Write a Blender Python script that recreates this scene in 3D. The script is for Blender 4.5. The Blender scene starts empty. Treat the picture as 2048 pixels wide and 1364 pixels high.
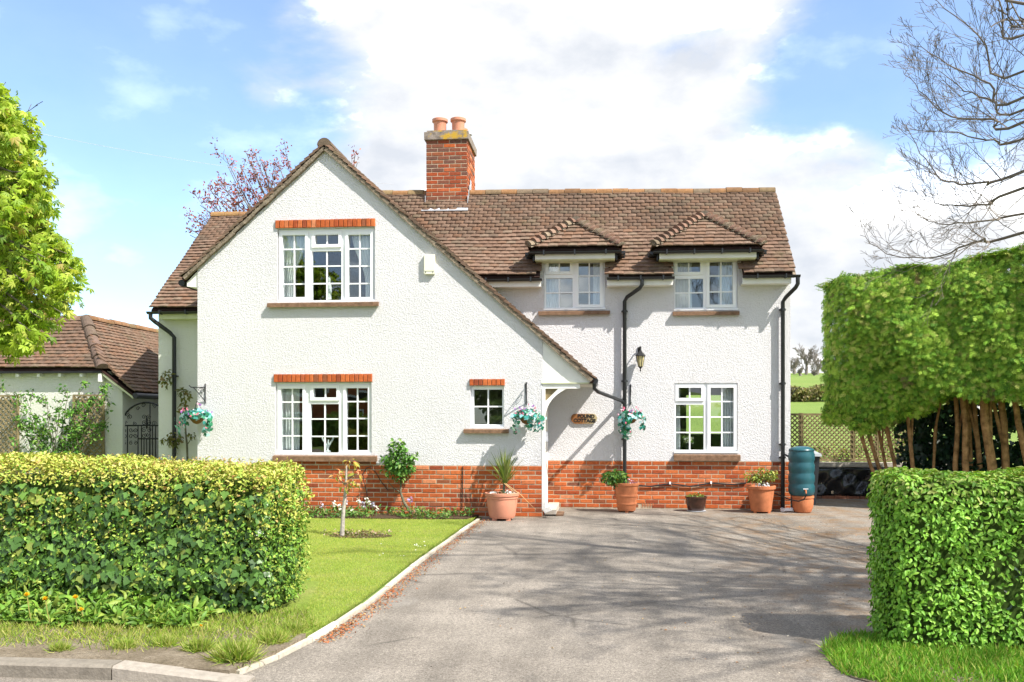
import bpy, math, random
import numpy as np
from mathutils import Vector, Matrix
from mathutils.geometry import tessellate_polygon

random.seed(11)
rng = np.random.default_rng(11)
SC = bpy.context.scene
COL = SC.collection
R = math.radians

# ------------------------------------------------------------------ camera
LENS, YAW, EYE = 31.64, math.atan2(168, 1800), 1.6
cam = bpy.data.objects.new('camera', bpy.data.cameras.new('camera'))
COL.objects.link(cam)
cam.data.sensor_width = 36
cam.data.lens = LENS
cam.data.shift_y = 150 / 2048
cam.data.clip_end = 6000
cam.location = (0, 0, EYE)
cam.rotation_euler = (R(90), 0, YAW)
SC.camera = cam
SC.render.resolution_x, SC.render.resolution_y = 1024, 682

# ------------------------------------------------------------------ light
SUN_AZ = Vector((0.86, -0.51))          # towards the sun, seen from above
SUN_AZ.normalize()
SUN_EL = R(49)
sdir = Vector((SUN_AZ.x * math.cos(SUN_EL), SUN_AZ.y * math.cos(SUN_EL), math.sin(SUN_EL)))
sun = bpy.data.objects.new('sun', bpy.data.lights.new('sun', 'SUN'))
COL.objects.link(sun)
sun.data.energy = 2.1
sun.data.angle = R(0.7)
sun.data.color = (1.0, 0.95, 0.87)
sun.rotation_euler = sdir.to_track_quat('Z', 'Y').to_euler()
sun.location = (20, -20, 30)

vs = SC.view_settings
vs.view_transform = 'Standard'
vs.look = 'None'
vs.gamma = 1
vs.use_curve_mapping = False
vs.exposure = 2.1

F_, CX, CY = 1800.0, 1024.0, 832.0
CT, ST = math.cos(YAW), math.sin(YAW)


def ray(px):
    a = (px - CX) / F_
    return a * CT - ST, a * ST + CT


def W(px, py, Y):                       # survey point on the upright plane y = Y
    rx, ry = ray(px)
    d = Y / ry
    return Vector((rx * d, Y, EYE - (py - CY) * d / F_))


def Gd(px, py, z=0.0):                  # survey point on level ground
    d = F_ * (EYE - z) / (py - CY)
    rx, ry = ray(px)
    return Vector((rx * d, ry * d, z))


def Dp(px, py, d):                      # survey point at a given distance
    rx, ry = ray(px)
    return Vector((rx * d, ry * d, EYE - (py - CY) * d / F_))


def make_world():
    w = bpy.data.worlds.new('World')
    SC.world = w
    w.use_nodes = True
    nt = w.node_tree
    nt.nodes.clear()
    N = nt.nodes.new
    L = nt.links.new
    out = N('ShaderNodeOutputWorld')
    bg = N('ShaderNodeBackground')
    bg.inputs['Strength'].default_value = 0.068
    sky = N('ShaderNodeTexSky')
    sky.sky_type = 'NISHITA'
    sky.sun_disc = False
    sky.sun_elevation = SUN_EL
    sky.sun_rotation = math.atan2(SUN_AZ.x, SUN_AZ.y)
    sky.air_density = 1.0
    sky.dust_density = 0.5
    sky.ozone_density = 4.5
    tc = N('ShaderNodeTexCoord')
    nrm = N('ShaderNodeVectorMath'); nrm.operation = 'NORMALIZE'
    L(tc.outputs['Generated'], nrm.inputs[0])
    mp = N('ShaderNodeMapping')
    mp.inputs['Scale'].default_value = (1, 1, 1.9)
    mp.inputs['Location'].default_value = (3.1, 0.4, 0.7)
    L(nrm.outputs[0], mp.inputs['Vector'])
    n1 = N('ShaderNodeTexNoise')
    n1.inputs['Scale'].default_value = 3.6
    n1.inputs['Detail'].default_value = 11
    n1.inputs['Roughness'].default_value = 0.56
    n1.inputs['Distortion'].default_value = 0.25
    L(mp.outputs[0], n1.inputs['Vector'])
    acc = None

    def math_(op, a, b, clamp=False):
        m = N('ShaderNodeMath'); m.operation = op; m.use_clamp = clamp
        for i, v in enumerate((a, b)):
            if hasattr(v, 'links'):
                L(v, m.inputs[i])
            else:
                m.inputs[i].default_value = v
        return m.outputs[0]
    # a two-thirds cloudy sky; swells of cumulus over the house, open blue to the left and upper right
    def lobes(lst):
        acc = None
        for px, py, deg, amp in lst:
            rx, ry = ray(px)
            c = Vector((rx, ry, (CY - py) / F_)).normalized()
            dn = N('ShaderNodeVectorMath'); dn.operation = 'DOT_PRODUCT'
            L(nrm.outputs[0], dn.inputs[0]); dn.inputs[1].default_value = c
            mr = N('ShaderNodeMapRange'); mr.interpolation_type = 'SMOOTHSTEP'
            mr.inputs['From Min'].default_value = math.cos(R(deg))
            mr.inputs['From Max'].default_value = math.cos(R(deg * 0.3))
            mr.inputs['To Max'].default_value = amp
            L(dn.outputs['Value'], mr.inputs['Value'])
            acc = mr.outputs[0] if acc is None else math_('MAXIMUM', acc, mr.outputs[0])
        return acc
    up_ = lobes(((900, 300, 14, 1.0), (1250, 250, 15, 1.05), (1120, 480, 15, 1.0), (1600, 520, 14, 1.0), (700, 230, 8, .7), (1850, 620, 12, .8), (1450, 320, 10, .9)))
    dn_ = lobes(((200, 330, 17, 1.0), (-250, 200, 20, 1.0), (430, 140, 12, .9), (1760, 130, 12, 1.0), (1560, -40, 10, .8), (1640, 330, 4, .4), (1900, 300, 6, .4)))
    dens = math_('ADD', n1.outputs['Fac'], math_('SUBTRACT', math_('MULTIPLY', up_, 0.22), math_('MULTIPLY', dn_, 0.27)))
    al = N('ShaderNodeMapRange'); al.interpolation_type = 'SMOOTHSTEP'
    al.inputs['From Min'].default_value = 0.36
    al.inputs['From Max'].default_value = 0.60
    al.inputs['To Min'].default_value = 0.10
    al.inputs['To Max'].default_value = 0.97
    L(dens, al.inputs['Value'])
    # cloud body: white crests, faint grey bellies
    n2 = N('ShaderNodeTexNoise')
    n2.inputs['Scale'].default_value = 7.5
    n2.inputs['Detail'].default_value = 7
    n2.inputs['Roughness'].default_value = 0.55
    L(mp.outputs[0], n2.inputs['Vector'])
    cr = N('ShaderNodeValToRGB')
    for p_, c_ in ((0.36, (2.75, 2.88, 3.1)), (0.54, (3.7, 3.7, 3.72)), (0.70, (13.0, 12.7, 12.2))):
        e_ = cr.color_ramp.elements[0] if p_ == 0.36 else (cr.color_ramp.elements[-1] if p_ == 0.68 else cr.color_ramp.elements.new(p_))
        e_.position = p_
        e_.color = (*c_, 1)
    L(n2.outputs['Fac'], cr.inputs['Fac'])
    mix = N('ShaderNodeMix'); mix.data_type = 'RGBA'
    L(al.outputs[0], mix.inputs['Factor'])
    L(sky.outputs[0], mix.inputs['A'])
    L(cr.outputs['Color'], mix.inputs['B'])
    L(mix.outputs['Result'], bg.inputs['Color'])
    L(bg.outputs[0], out.inputs['Surface'])


make_world()

# ------------------------------------------------------------------ materials


def lin(r, g, b):
    f = lambda v: (v / 255 / 12.92) if v / 255 <= 0.04045 else ((v / 255 + 0.055) / 1.055) ** 2.4
    return (f(r), f(g), f(b))


class NT:
    """small node-tree helper"""

    def __init__(s, name):
        s.m = bpy.data.materials.new(name)
        s.m.use_nodes = True
        s.t = s.m.node_tree
        s.t.nodes.clear()
        s.out = s.n('ShaderNodeOutputMaterial')
        s.tc = None

    def n(s, typ, **kw):
        x = s.t.nodes.new(typ)
        for k, v in kw.items():
            if k[0] == '_':
                setattr(x, k[1:], v)
            else:
                x.inputs[k.replace('_', ' ')].default_value = v
        return x

    def l(s, a, b):
        s.t.links.new(a, b)

    def pos(s, obj=False):
        if obj:
            return s.n('ShaderNodeTexCoord').outputs['Object']
        return s.n('ShaderNodeNewGeometry').outputs['Position']

    def noise(s, scale, detail=4, rough=0.55, vec=None, dist=0.0, sc=None):
        x = s.n('ShaderNodeTexNoise', Scale=scale, Detail=detail, Roughness=rough, Distortion=dist)
        v = vec or s.pos()
        if sc:
            mp = s.n('ShaderNodeMapping'); mp.inputs['Scale'].default_value = sc
            s.l(v, mp.inputs['Vector']); v = mp.outputs[0]
        s.l(v, x.inputs['Vector'])
        return x.outputs['Fac']

    def ramp(s, fac, stops):
        x = s.n('ShaderNodeValToRGB')
        e = x.color_ramp.elements
        while len(e) < len(stops):
            e.new(0.5)
        for i, (p, c) in enumerate(stops):
            e[i].position = p
            e[i].color = (c, c, c, 1) if isinstance(c, (int, float)) else (*c, 1)
        s.l(fac, x.inputs['Fac'])
        return x.outputs['Color']

    def mix(s, fac, a, b, mode='MIX'):
        x = s.n('ShaderNodeMix'); x.data_type = 'RGBA'; x.blend_type = mode
        for k, v in (('Factor', fac), ('A', a), ('B', b)):
            if hasattr(v, 'links'):
                s.l(v, x.inputs[k])
            elif k == 'Factor':
                x.inputs[k].default_value = v
            else:
                x.inputs[k].default_value = (*v, 1)
        return x.outputs['Result']

    def attr(s, name='Col'):
        return s.n('ShaderNodeAttribute', _attribute_name=name).outputs['Color']

    def bump(s, h, strength, dist, nrm=None):
        x = s.n('ShaderNodeBump', Strength=strength, Distance=dist)
        s.l(h, x.inputs['Height'])
        if nrm is not None:
            s.l(nrm, x.inputs['Normal'])
        return x.outputs[0]

    def bsdf(s, col, rough=0.6, spec=0.3, nrm=None, metal=0.0):
        x = s.n('ShaderNodeBsdfPrincipled')
        x.inputs['Roughness'].default_value = rough
        x.inputs['Specular IOR Level'].default_value = spec
        x.inputs['Metallic'].default_value = metal
        if hasattr(col, 'links'):
            s.l(col, x.inputs['Base Color'])
        else:
            x.inputs['Base Color'].default_value = (*col, 1)
        if nrm is not None:
            s.l(nrm, x.inputs['Normal'])
        return x

    def done(s, sh):
        s.l(sh.outputs[0] if hasattr(sh, 'outputs') else sh, s.out.inputs['Surface'])
        return s.m


def plain(name, col, rough=0.6, spec=0.3, var=0.12, scale=6, metal=0.0, bump=0.0, bscale=60):
    t = NT(name)
    n = t.noise(scale, 5, 0.6)
    dark = tuple(c * (1 - var) for c in col)
    lite = tuple(min(1, c * (1 + var)) for c in col)
    c = t.ramp(n, [(0.3, dark), (0.7, lite)])
    nr = t.bump(t.noise(bscale, 4), bump, 0.02) if bump else None
    return t.done(t.bsdf(c, rough, spec, nr, metal))


def colmat(name, rough=0.7, spec=0.25, var=0.2, scale=25, bump=0.25, trans=0.0, spots=None):
    """colour from the piece (attribute Col), with fine grain and wear"""
    t = NT(name)
    a = t.attr()
    n = t.noise(scale, 5, 0.6)
    c = t.mix(1.0, a, t.ramp(n, [(0.25, 1 - var), (0.75, 1 + var)]), 'MULTIPLY')
    for sp in spots or ():
        s_scale, lo, hi, scol, amt = sp
        m = t.ramp(t.noise(s_scale, 6, 0.65), [(lo, 0.0), (hi, amt)])
        c = t.mix(m, c, scol)
    nr = t.bump(t.noise(scale * 3, 4), bump, 0.01) if bump else None
    b = t.bsdf(c, rough, spec, nr)
    if trans:
        tr = t.n('ShaderNodeBsdfTranslucent')
        tc = t.mix(1.0, c, (1.15, 1.1, 0.55), 'MULTIPLY')
        t.l(tc, tr.inputs['Color'])
        mx = t.n('ShaderNodeMixShader'); mx.inputs[0].default_value = trans
        t.l(b.outputs[0], mx.inputs[1]); t.l(tr.outputs[0], mx.inputs[2])
        return t.done(mx)
    return t.done(b)


M = {}


def roughcast(name, base):
    t = NT(name)
    big = t.noise(0.9, 5, 0.6)
    fine = t.noise(70, 6, 0.66, dist=0.4)
    pits = t.noise(32, 5, 0.6, dist=0.8)
    h = t.mix(0.45, t.ramp(fine, [(0.35, 0.0), (0.68, 1.0)]), t.ramp(pits, [(0.35, 0.0), (0.65, 1.0)]))
    c = t.ramp(big, [(0.3, tuple(v * 0.93 for v in base)), (0.7, base)])
    st = t.ramp(t.noise(2.2, 6, 0.7, sc=(2.2, 2.2, 0.25)), [(0.57, 0.0), (0.82, 0.28)])
    c = t.mix(st, c, (0.50, 0.48, 0.40))
    return t.done(t.bsdf(c, 0.85, 0.2, t.bump(h, 0.85, 0.015)))


M['roughcast'] = roughcast('white_roughcast', (0.745, 0.735, 0.745))
M['cream'] = roughcast('cream_render', (0.80, 0.80, 0.72))
M['paint'] = plain('white_paint', (0.82, 0.81, 0.76), 0.5, 0.3, 0.05, 4)
M['upvc'] = plain('white_plastic', (0.86, 0.87, 0.88), 0.3, 0.4, 0.02, 3)
M['black'] = plain('black_plastic', (0.016, 0.018, 0.02), 0.38, 0.5, 0.3, 8)
M['iron'] = plain('black_iron', (0.012, 0.012, 0.013), 0.5, 0.4, 0.3, 20)
M['lead'] = plain('lead_sheet', (0.42, 0.44, 0.47), 0.55, 0.4, 0.25, 9, bump=0.3, bscale=14)
M['brick'] = colmat('red_brick', 0.85, 0.15, 0.28, 22, 0.35, spots=[(5.0, 0.64, 0.82, (0.42, 0.30, 0.25), 0.45), (3.0, 0.66, 0.86, (0.10, 0.06, 0.04), 0.5)])
M['mortar'] = plain('pale_mortar', (0.44, 0.35, 0.25), 0.95, 0.1, 0.22, 12, bump=0.3)
M['tile'] = colmat('clay_tile', 0.88, 0.12, 0.3, 16, 0.4, spots=[(0.9, 0.50, 0.70, (0.085, 0.065, 0.05), 0.55), (2.6, 0.58, 0.76, (0.13, 0.115, 0.06), 0.6), (11.0, 0.64, 0.76, (0.30, 0.28, 0.22), 0.6)])
M['tile_deck'] = plain('roof_underlay', (0.05, 0.03, 0.025), 0.95, 0.05, 0.3)
M['sillclay'] = plain('clay_sill', (0.20, 0.12, 0.075), 0.85, 0.15, 0.35, 14, bump=0.3)
M['verge'] = plain('weathered_mortar', (0.21, 0.17, 0.125), 0.95, 0.1, 0.55, 16, bump=0.6, bscale=40)
M['fascia_green'] = plain('algae_stained_board', (0.62, 0.64, 0.42), 0.7, 0.2, 0.15, 4)
M['terracotta'] = plain('terracotta', (0.48, 0.17, 0.075), 0.8, 0.2, 0.22, 7, bump=0.15)
M['terracotta_pink'] = plain('pink_terracotta_plastic', (0.58, 0.25, 0.16), 0.55, 0.3, 0.10, 5)
M['brown_glaze'] = plain('brown_glaze', (0.055, 0.022, 0.014), 0.25, 0.5, 0.3, 9)
M['soil'] = plain('dark_soil', (0.075, 0.05, 0.032), 0.95, 0.1, 0.5, 30, bump=0.6, bscale=50)
M['wood'] = plain('weathered_wood', (0.24, 0.19, 0.10), 0.85, 0.15, 0.3, 12)
M['bark'] = plain('grey_bark', (0.135, 0.125, 0.085), 0.9, 0.1, 0.45, 14, bump=0.5, bscale=40)
M['bark_red'] = plain('orange_bark', (0.30, 0.17, 0.075), 0.9, 0.1, 0.55, 9, bump=0.6, bscale=30)
M['twig'] = plain('twig_bark', (0.165, 0.14, 0.115), 0.9, 0.1, 0.3, 9)
M['fartwig'] = plain('distant_twig', (0.24, 0.21, 0.19), 0.95, 0.05, 0.25, 0.5)  # paled grey, distance haze put into the colour
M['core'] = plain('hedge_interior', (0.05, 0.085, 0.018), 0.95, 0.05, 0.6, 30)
M['core_conifer'] = plain('conifer_interior', (0.085, 0.17, 0.025), 0.95, 0.05, 0.6, 22)
M['teal'] = plain('teal_plastic', (0.018, 0.088, 0.108), 0.33, 0.45, 0.12, 5)
M['bin'] = plain('charcoal_plastic', (0.022, 0.026, 0.032), 0.45, 0.4, 0.2, 5)
M['sheet'] = plain('black_polythene', (0.012, 0.013, 0.015), 0.16, 0.6, 0.2, 5)
M['interior'] = plain('room_plaster', (0.34, 0.31, 0.26), 0.9, 0.1, 0.1, 2)
M['brown_room'] = plain('room_timber', (0.30, 0.14, 0.05), 0.8, 0.1, 0.2, 3)
M['net'] = plain('white_curtain', (0.78, 0.78, 0.80), 0.85, 0.1, 0.05, 3)
M['alarm'] = plain('cream_plastic', (0.80, 0.78, 0.62), 0.4, 0.4, 0.03, 3)
M['brass'] = plain('tap_brass', (0.45, 0.35, 0.16), 0.35, 0.5, 0.1, 9, metal=0.8)
M['lampglass'] = plain('amber_lamp_glass', (0.55, 0.48, 0.24), 0.2, 0.5, 0.15, 20)
M['coir'] = plain('coir_liner', (0.23, 0.12, 0.05), 0.95, 0.1, 0.4, 40, bump=0.5)
M['leaf'] = colmat('leaf', 0.5, 0.32, 0.12, 30, 0.0, trans=0.22)
M['limeleaf'] = colmat('young_leaf', 0.5, 0.3, 0.12, 30, 0.0, trans=0.45)
M['ivyleaf'] = colmat('ivy_leaf', 0.36, 0.42, 0.15, 40, 0.0, trans=0.16)
M['needle'] = colmat('conifer_spray', 0.6, 0.2, 0.2, 20, 0.0, trans=0.15)
M['blade'] = colmat('grass_blade', 0.6, 0.2, 0.1, 3, 0.0, trans=0.35)
M['petal'] = colmat('petal', 0.6, 0.2, 0.05, 20, 0.0, trans=0.2)
M['stone'] = colmat('concrete_stone', 0.92, 0.12, 0.22, 18, 0.4, spots=[(4.0, 0.6, 0.85, (0.16, 0.14, 0.10), 0.4)])
M['oxide'] = plain('tile_red', (0.30, 0.15, 0.11), 0.9, 0.1, 0.2)


def glass_mat():
    t = NT('window_glass')
    tr = t.n('ShaderNodeBsdfTransparent'); tr.inputs[0].default_value = (0.90, 0.93, 0.92, 1)
    gl = t.n('ShaderNodeBsdfGlossy'); gl.inputs['Roughness'].default_value = 0.0
    gl.inputs[0].default_value = (0.95, 0.97, 1, 1)
    t.l(t.bump(t.noise(2.0, 2, 0.5), 0.05, 0.02), gl.inputs['Normal'])
    lw = t.n('ShaderNodeLayerWeight', Blend=0.5)
    pw = t.n('ShaderNodeMath', _operation='POWER'); pw.inputs[1].default_value = 5.0
    t.l(lw.outputs['Facing'], pw.inputs[0])
    ma = t.n('ShaderNodeMath', _operation='MULTIPLY_ADD'); ma.inputs[1].default_value = 0.8; ma.inputs[2].default_value = 0.085
    t.l(pw.outputs[0], ma.inputs[0])
    mx = t.n('ShaderNodeMixShader')
    t.l(ma.outputs[0], mx.inputs[0]); t.l(tr.outputs[0], mx.inputs[1]); t.l(gl.outputs[0], mx.inputs[2])
    return t.done(mx)


M['glass'] = glass_mat()


def asphalt():
    t = NT('old_asphalt')
    grain = t.noise(130, 3, 0.7)
    peb = t.noise(45, 4, 0.6)
    big = t.noise(0.55, 5, 0.6)
    mid = t.noise(3.2, 5, 0.65)
    c = t.ramp(big, [(0.3, (0.18, 0.158, 0.132)), (0.55, (0.228, 0.202, 0.17)), (0.75, (0.285, 0.252, 0.213))])
    c = t.mix(1.0, c, t.ramp(grain, [(0.3, 0.45), (0.5, 1.0), (0.72, 1.75)]), 'MULTIPLY')
    c = t.mix(1.0, c, t.ramp(peb, [(0.3, 0.72), (0.5, 1.0), (0.68, 1.22)]), 'MULTIPLY')
    c = t.mix(1.0, c, t.ramp(mid, [(0.3, 0.85), (0.7, 1.12)]), 'MULTIPLY')
    c = t.mix(1.0, c, t.ramp(t.noise(1.0, 4, 0.6, sc=(2.6, 0.22, 1)), [(0.38, 0.84), (0.5, 1.0), (0.64, 1.12)]), 'MULTIPLY')
    # rust-brown leaf dust towards the hedge on the right and beyond the house corner
    sep = t.n('ShaderNodeSeparateXYZ'); t.l(t.pos(), sep.inputs[0])
    mr = t.n('ShaderNodeMapRange'); mr.inputs['From Min'].default_value = 1.0; mr.inputs['From Max'].default_value = 2.4
    t.l(sep.outputs['X'], mr.inputs['Value'])
    msk = t.mix(1.0, t.ramp(t.noise(2.1, 6, 0.75), [(0.46, 0.0), (0.66, 0.75)]), mr.outputs[0], 'MULTIPLY')
    c = t.mix(msk, c, (0.22, 0.12, 0.045))
    pale = t.ramp(t.noise(0.8, 3, 0.5, sc=(1.2, 0.6, 1)), [(0.64, 0.0), (0.74, 0.55)])
    c = t.mix(pale, c, (0.30, 0.28, 0.25))
    vo = t.n('ShaderNodeTexVoronoi', Scale=0.55); vo.feature = 'DISTANCE_TO_EDGE'
    wp = t.mix(0.25, t.pos(), t.n('ShaderNodeTexNoise', Scale=3.0, Detail=5.0).outputs['Color'])
    t.l(wp, vo.inputs['Vector'])
    ck = t.mix(1.0, t.ramp(vo.outputs['Distance'], [(0.0, 1.0), (0.012, 0.0)]), t.ramp(t.noise(0.9, 3), [(0.5, 0.0), (0.6, 0.6)]), 'MULTIPLY')
    c = t.mix(ck, c, (0.05, 0.045, 0.04))
    oil = t.ramp(t.noise(1.7, 4, 0.5), [(0.62, 0.0), (0.75, 0.45)])
    c = t.mix(oil, c, (0.10, 0.092, 0.082))
    hb = t.mix(0.5, grain, peb)
    return t.done(t.bsdf(c, 0.9, 0.2, t.bump(hb, 0.6, 0.008)))


M['asphalt'] = asphalt()


def lawn_mat(name, a, b, c3, scale=2.0):
    t = NT(name)
    n = t.noise(scale, 6, 0.7)
    f = t.noise(40, 4, 0.7)
    c = t.ramp(n, [(0.3, a), (0.5, b), (0.72, c3)])
    c = t.mix(1.0, c, t.ramp(f, [(0.3, 0.65), (0.7, 1.25)]), 'MULTIPLY')
    return t.done(t.bsdf(c, 0.95, 0.1, t.bump(f, 0.6, 0.03)))


M['lawn'] = lawn_mat('lawn_turf', (0.15, 0.23, 0.03), (0.20, 0.26, 0.05), (0.26, 0.27, 0.08))
M['field'] = lawn_mat('field_grass', (0.14, 0.22, 0.05), (0.18, 0.25, 0.06), (0.25, 0.26, 0.09), 0.05)
M['verge_soil'] = lawn_mat('verge_earth', (0.13, 0.105, 0.07), (0.19, 0.155, 0.11), (0.26, 0.22, 0.165), 4.0)

# ------------------------------------------------------------------ object helpers
_winv = {}


def wm(o):
    m = o.matrix_basis.copy()
    if o.parent:
        m = wm(o.parent) @ o.matrix_parent_inverse @ m
    return m


def adopt(o, parent):
    if parent is None:
        return
    k = parent.name
    if k not in _winv:
        _winv[k] = wm(parent).inverted()
    o.parent = parent
    o.matrix_parent_inverse = _winv[k]


def thing(name, label, cat, loc=(0, 0, 0), group=None):
    o = bpy.data.objects.new(name, None)
    COL.objects.link(o)
    o.location = loc
    o.empty_display_size = 0.1
    return tag(o, label, cat, group)


def tag(o, label=None, cat=None, group=None, kind=None):
    for k, v in (('label', label), ('category', cat), ('group', group), ('kind', kind)):
        if v:
            o[k] = v
    return o


def obj(name, me, parent=None, mat4=None):
    o = bpy.data.objects.new(name, me)
    COL.objects.link(o)
    if mat4 is not None:
        o.matrix_basis = mat4
    adopt(o, parent)
    return o


def mesh_np(name, V, Fs, mat, cols=None, smooth=False):
    """V (n,3); Fs list of index tuples or (k,m) int array"""
    me = bpy.data.meshes.new(name)
    if isinstance(Fs, np.ndarray):
        k, m = Fs.shape
        me.vertices.add(len(V)); me.loops.add(k * m); me.polygons.add(k)
        me.vertices.foreach_set('co', np.asarray(V, np.float32).ravel())
        me.loops.foreach_set('vertex_index', Fs.astype(np.int32).ravel())
        me.polygons.foreach_set('loop_start', np.arange(0, k * m, m, dtype=np.int32))
        me.polygons.foreach_set('loop_total', np.full(k, m, dtype=np.int32))
        me.update(calc_edges=True)
    else:
        me.from_pydata([tuple(v) for v in V], [], Fs)
        me.update()
    if cols is not None:
        a = me.color_attributes.new('Col', 'FLOAT_COLOR', 'POINT')
        c4 = np.ones((len(V), 4), np.float32)
        c4[:, :3] = cols
        a.data.foreach_set('color', c4.ravel())
    if smooth:
        me.polygons.foreach_set('use_smooth', np.ones(len(me.polygons), bool))
    if mat is not None:
        me.materials.append(mat)
    return me


class MB:
    def __init__(s):
        s.v, s.f, s.c = [], [], []

    def add(s, vs_, fs, col=None):
        b = len(s.v)
        s.v += [tuple(x) for x in vs_]
        s.f += [tuple(i + b for i in f) for f in fs]
        s.c += [col or (.46, .42, .36)] * len(vs_)
        return s

    def ob(s, c, ax, ay, az, col=None):
        c, ax, ay, az = map(Vector, (c, ax, ay, az))
        vs_ = [c + ax * i + ay * j + az * k for i in (-1, 1) for j in (-1, 1) for k in (-1, 1)]
        return s.add(vs_, [(0, 1, 3, 2), (4, 6, 7, 5), (0, 4, 5, 1), (2, 3, 7, 6), (0, 2, 6, 4), (1, 5, 7, 3)], col)

    def box(s, x0, x1, y0, y1, z0, z1, col=None):
        return s.ob(((x0 + x1) / 2, (y0 + y1) / 2, (z0 + z1) / 2), ((x1 - x0) / 2, 0, 0), (0, (y1 - y0) / 2, 0), (0, 0, (z1 - z0) / 2), col)

    def tube(s, pts, r, n=8, cap=True, col=None):
        pts = [Vector(p) for p in pts]
        rs = r if isinstance(r, (list, tuple)) else [r] * len(pts)
        t0 = (pts[1] - pts[0]).normalized()
        u = t0.orthogonal().normalized()
        vs_, fs = [], []
        for i, p in enumerate(pts):
            t = (pts[min(i + 1, len(pts) - 1)] - pts[max(i - 1, 0)])
            if t.length < 1e-9:
                t = t0
            t.normalize()
            u = (u - t * u.dot(t))
            if u.length < 1e-6:
                u = t.orthogonal()
            u.normalize()
            w = t.cross(u)
            for k in range(n):
                a = 2 * math.pi * k / n
                vs_.append(p + (u * math.cos(a) + w * math.sin(a)) * rs[i])
        for i in range(len(pts) - 1):
            for k in range(n):
                a, b = i * n + k, i * n + (k + 1) % n
                fs.append((a, b, b + n, a + n))
        if cap:
            fs.append(tuple(range(n - 1, -1, -1)))
            fs.append(tuple(range((len(pts) - 1) * n, len(pts) * n)))
        return s.add(vs_, fs, col)

    def lathe(s, prof, c=(0, 0, 0), n=28, col=None, sx=1, sy=1):
        c = Vector(c)
        vs_, fs = [], []
        for r, z in prof:
            for k in range(n):
                a = 2 * math.pi * k / n
                vs_.append(c + Vector((r * math.cos(a) * sx, r * math.sin(a) * sy, z)))
        for i in range(len(prof) - 1):
            for k in range(n):
                a, b = i * n + k, i * n + (k + 1) % n
                fs.append((a, b, b + n, a + n))
        fs.append(tuple(range(n - 1, -1, -1)))
        fs.append(tuple(range((len(prof) - 1) * n, len(prof) * n)))
        return s.add(vs_, fs, col)

    def panel(s, loops, off, col=None):
        """flat polygon (first loop) with holes, extruded by the vector off"""
        loops = [[Vector(p) for p in lp] for lp in loops]
        flat = [p for lp in loops for p in lp]
        off = Vector(off)
        n = len(flat)
        tri = tessellate_polygon(loops)
        vs_ = flat + [p + off for p in flat]
        fs = []
        for t in tri:
            t = tuple(t)
            nn = (flat[t[1]] - flat[t[0]]).cross(flat[t[2]] - flat[t[0]])
            if nn.dot(off) > 0:
                t = t[::-1]
            fs.append(t)
            fs.append(tuple(i + n for i in t[::-1]))
        b = 0
        for lp in loops:
            m = len(lp)
            for i in range(m):
                a, c = b + i, b + (i + 1) % m
                fs.append((a, c, c + n, a + n))
            b += m
        return s.add(vs_, fs, col)

    def build(s, name, mat, parent=None, smooth=False, useco=False):
        me = mesh_np(name, s.v, s.f, mat, np.array(s.c), smooth)
        if smooth:
            try:
                me.set_sharp_from_angle(angle=R(38))
            except Exception:
                pass
        return obj(name, me, parent)


def fix_normals(o):
    import bmesh
    bm = bmesh.new(); bm.from_mesh(o.data)
    bmesh.ops.recalc_face_normals(bm, faces=bm.faces)
    bm.to_mesh(o.data); bm.free()
    return o


def struct(name, mb, mat, label=None, useco=False):
    return tag(mb.build(name, mat, None, useco=useco), label, None, None, 'structure')


# ---- scattering leaf-like pieces
def rotframes(nrm, up_hint, spin):
    """orthonormal frames: z = leaf normal, y = leaf tip direction"""
    z = nrm / np.linalg.norm(nrm, axis=1, keepdims=True)
    y = up_hint - z * np.sum(up_hint * z, axis=1, keepdims=True)
    ln = np.linalg.norm(y, axis=1, keepdims=True)
    y = np.where(ln < 1e-4, np.array([[1.0, 0, 0]]), y / np.maximum(ln, 1e-4))
    x = np.cross(y, z)
    c, s = np.cos(spin)[:, None], np.sin(spin)[:, None]
    x2, y2 = x * c + y * s, -x * s + y * c
    return np.stack([x2, y2, z], axis=2)


def scatter_mesh(name, tmpl, P, Rm, S, C, mat):
    tv, tf = tmpl
    tv = np.array(tv, np.float32)
    n, k = len(P), len(tv)
    V = np.einsum('nij,kj->nki', Rm, tv) * S[:, None, None] + P[:, None, :]
    tf = np.array(tf, np.int64)
    Fi = (tf[None] + (np.arange(n) * k)[:, None, None]).reshape(-1, tf.shape[1])
    return mesh_np(name, V.reshape(-1, 3), Fi, mat, np.repeat(C, k, axis=0))


def scatter(name, tmpl, P, Rm, S, C, mat, parent=None, n_ind=0, piece='leaf', pal=None):
    """one joined mesh; the n_ind pieces nearest the camera become pieces of their own"""
    P, S, C = np.asarray(P, float), np.asarray(S, float), np.asarray(C, float)
    if n_ind:
        d = np.linalg.norm(P - np.array([0, 0, EYE]), axis=1) / np.maximum(S, 1e-6)
        order = np.argsort(d)
        ind, rest = order[:n_ind], order[n_ind:]
        tv, tf = tmpl
        q = {}
        for i in ind:
            key = tuple(np.round(C[i] * 14).astype(int))
            if key not in q:
                q[key] = mesh_np(piece, np.array(tv), np.array(tf), mat, np.tile(C[i], (len(tv), 1)))
            m = np.eye(4)
            m[:3, :3] = Rm[i] * S[i]
            m[:3, 3] = P[i]
            obj(piece, q[key], parent, Matrix(m.tolist()))
    else:
        rest = np.arange(len(P))
    me = scatter_mesh(name, tmpl, P[rest], Rm[rest], S[rest], C[rest], mat)
    o = obj(name, me, parent)
    if parent is not None and n_ind:
        o['kind'] = 'stuff'
    return o


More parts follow.
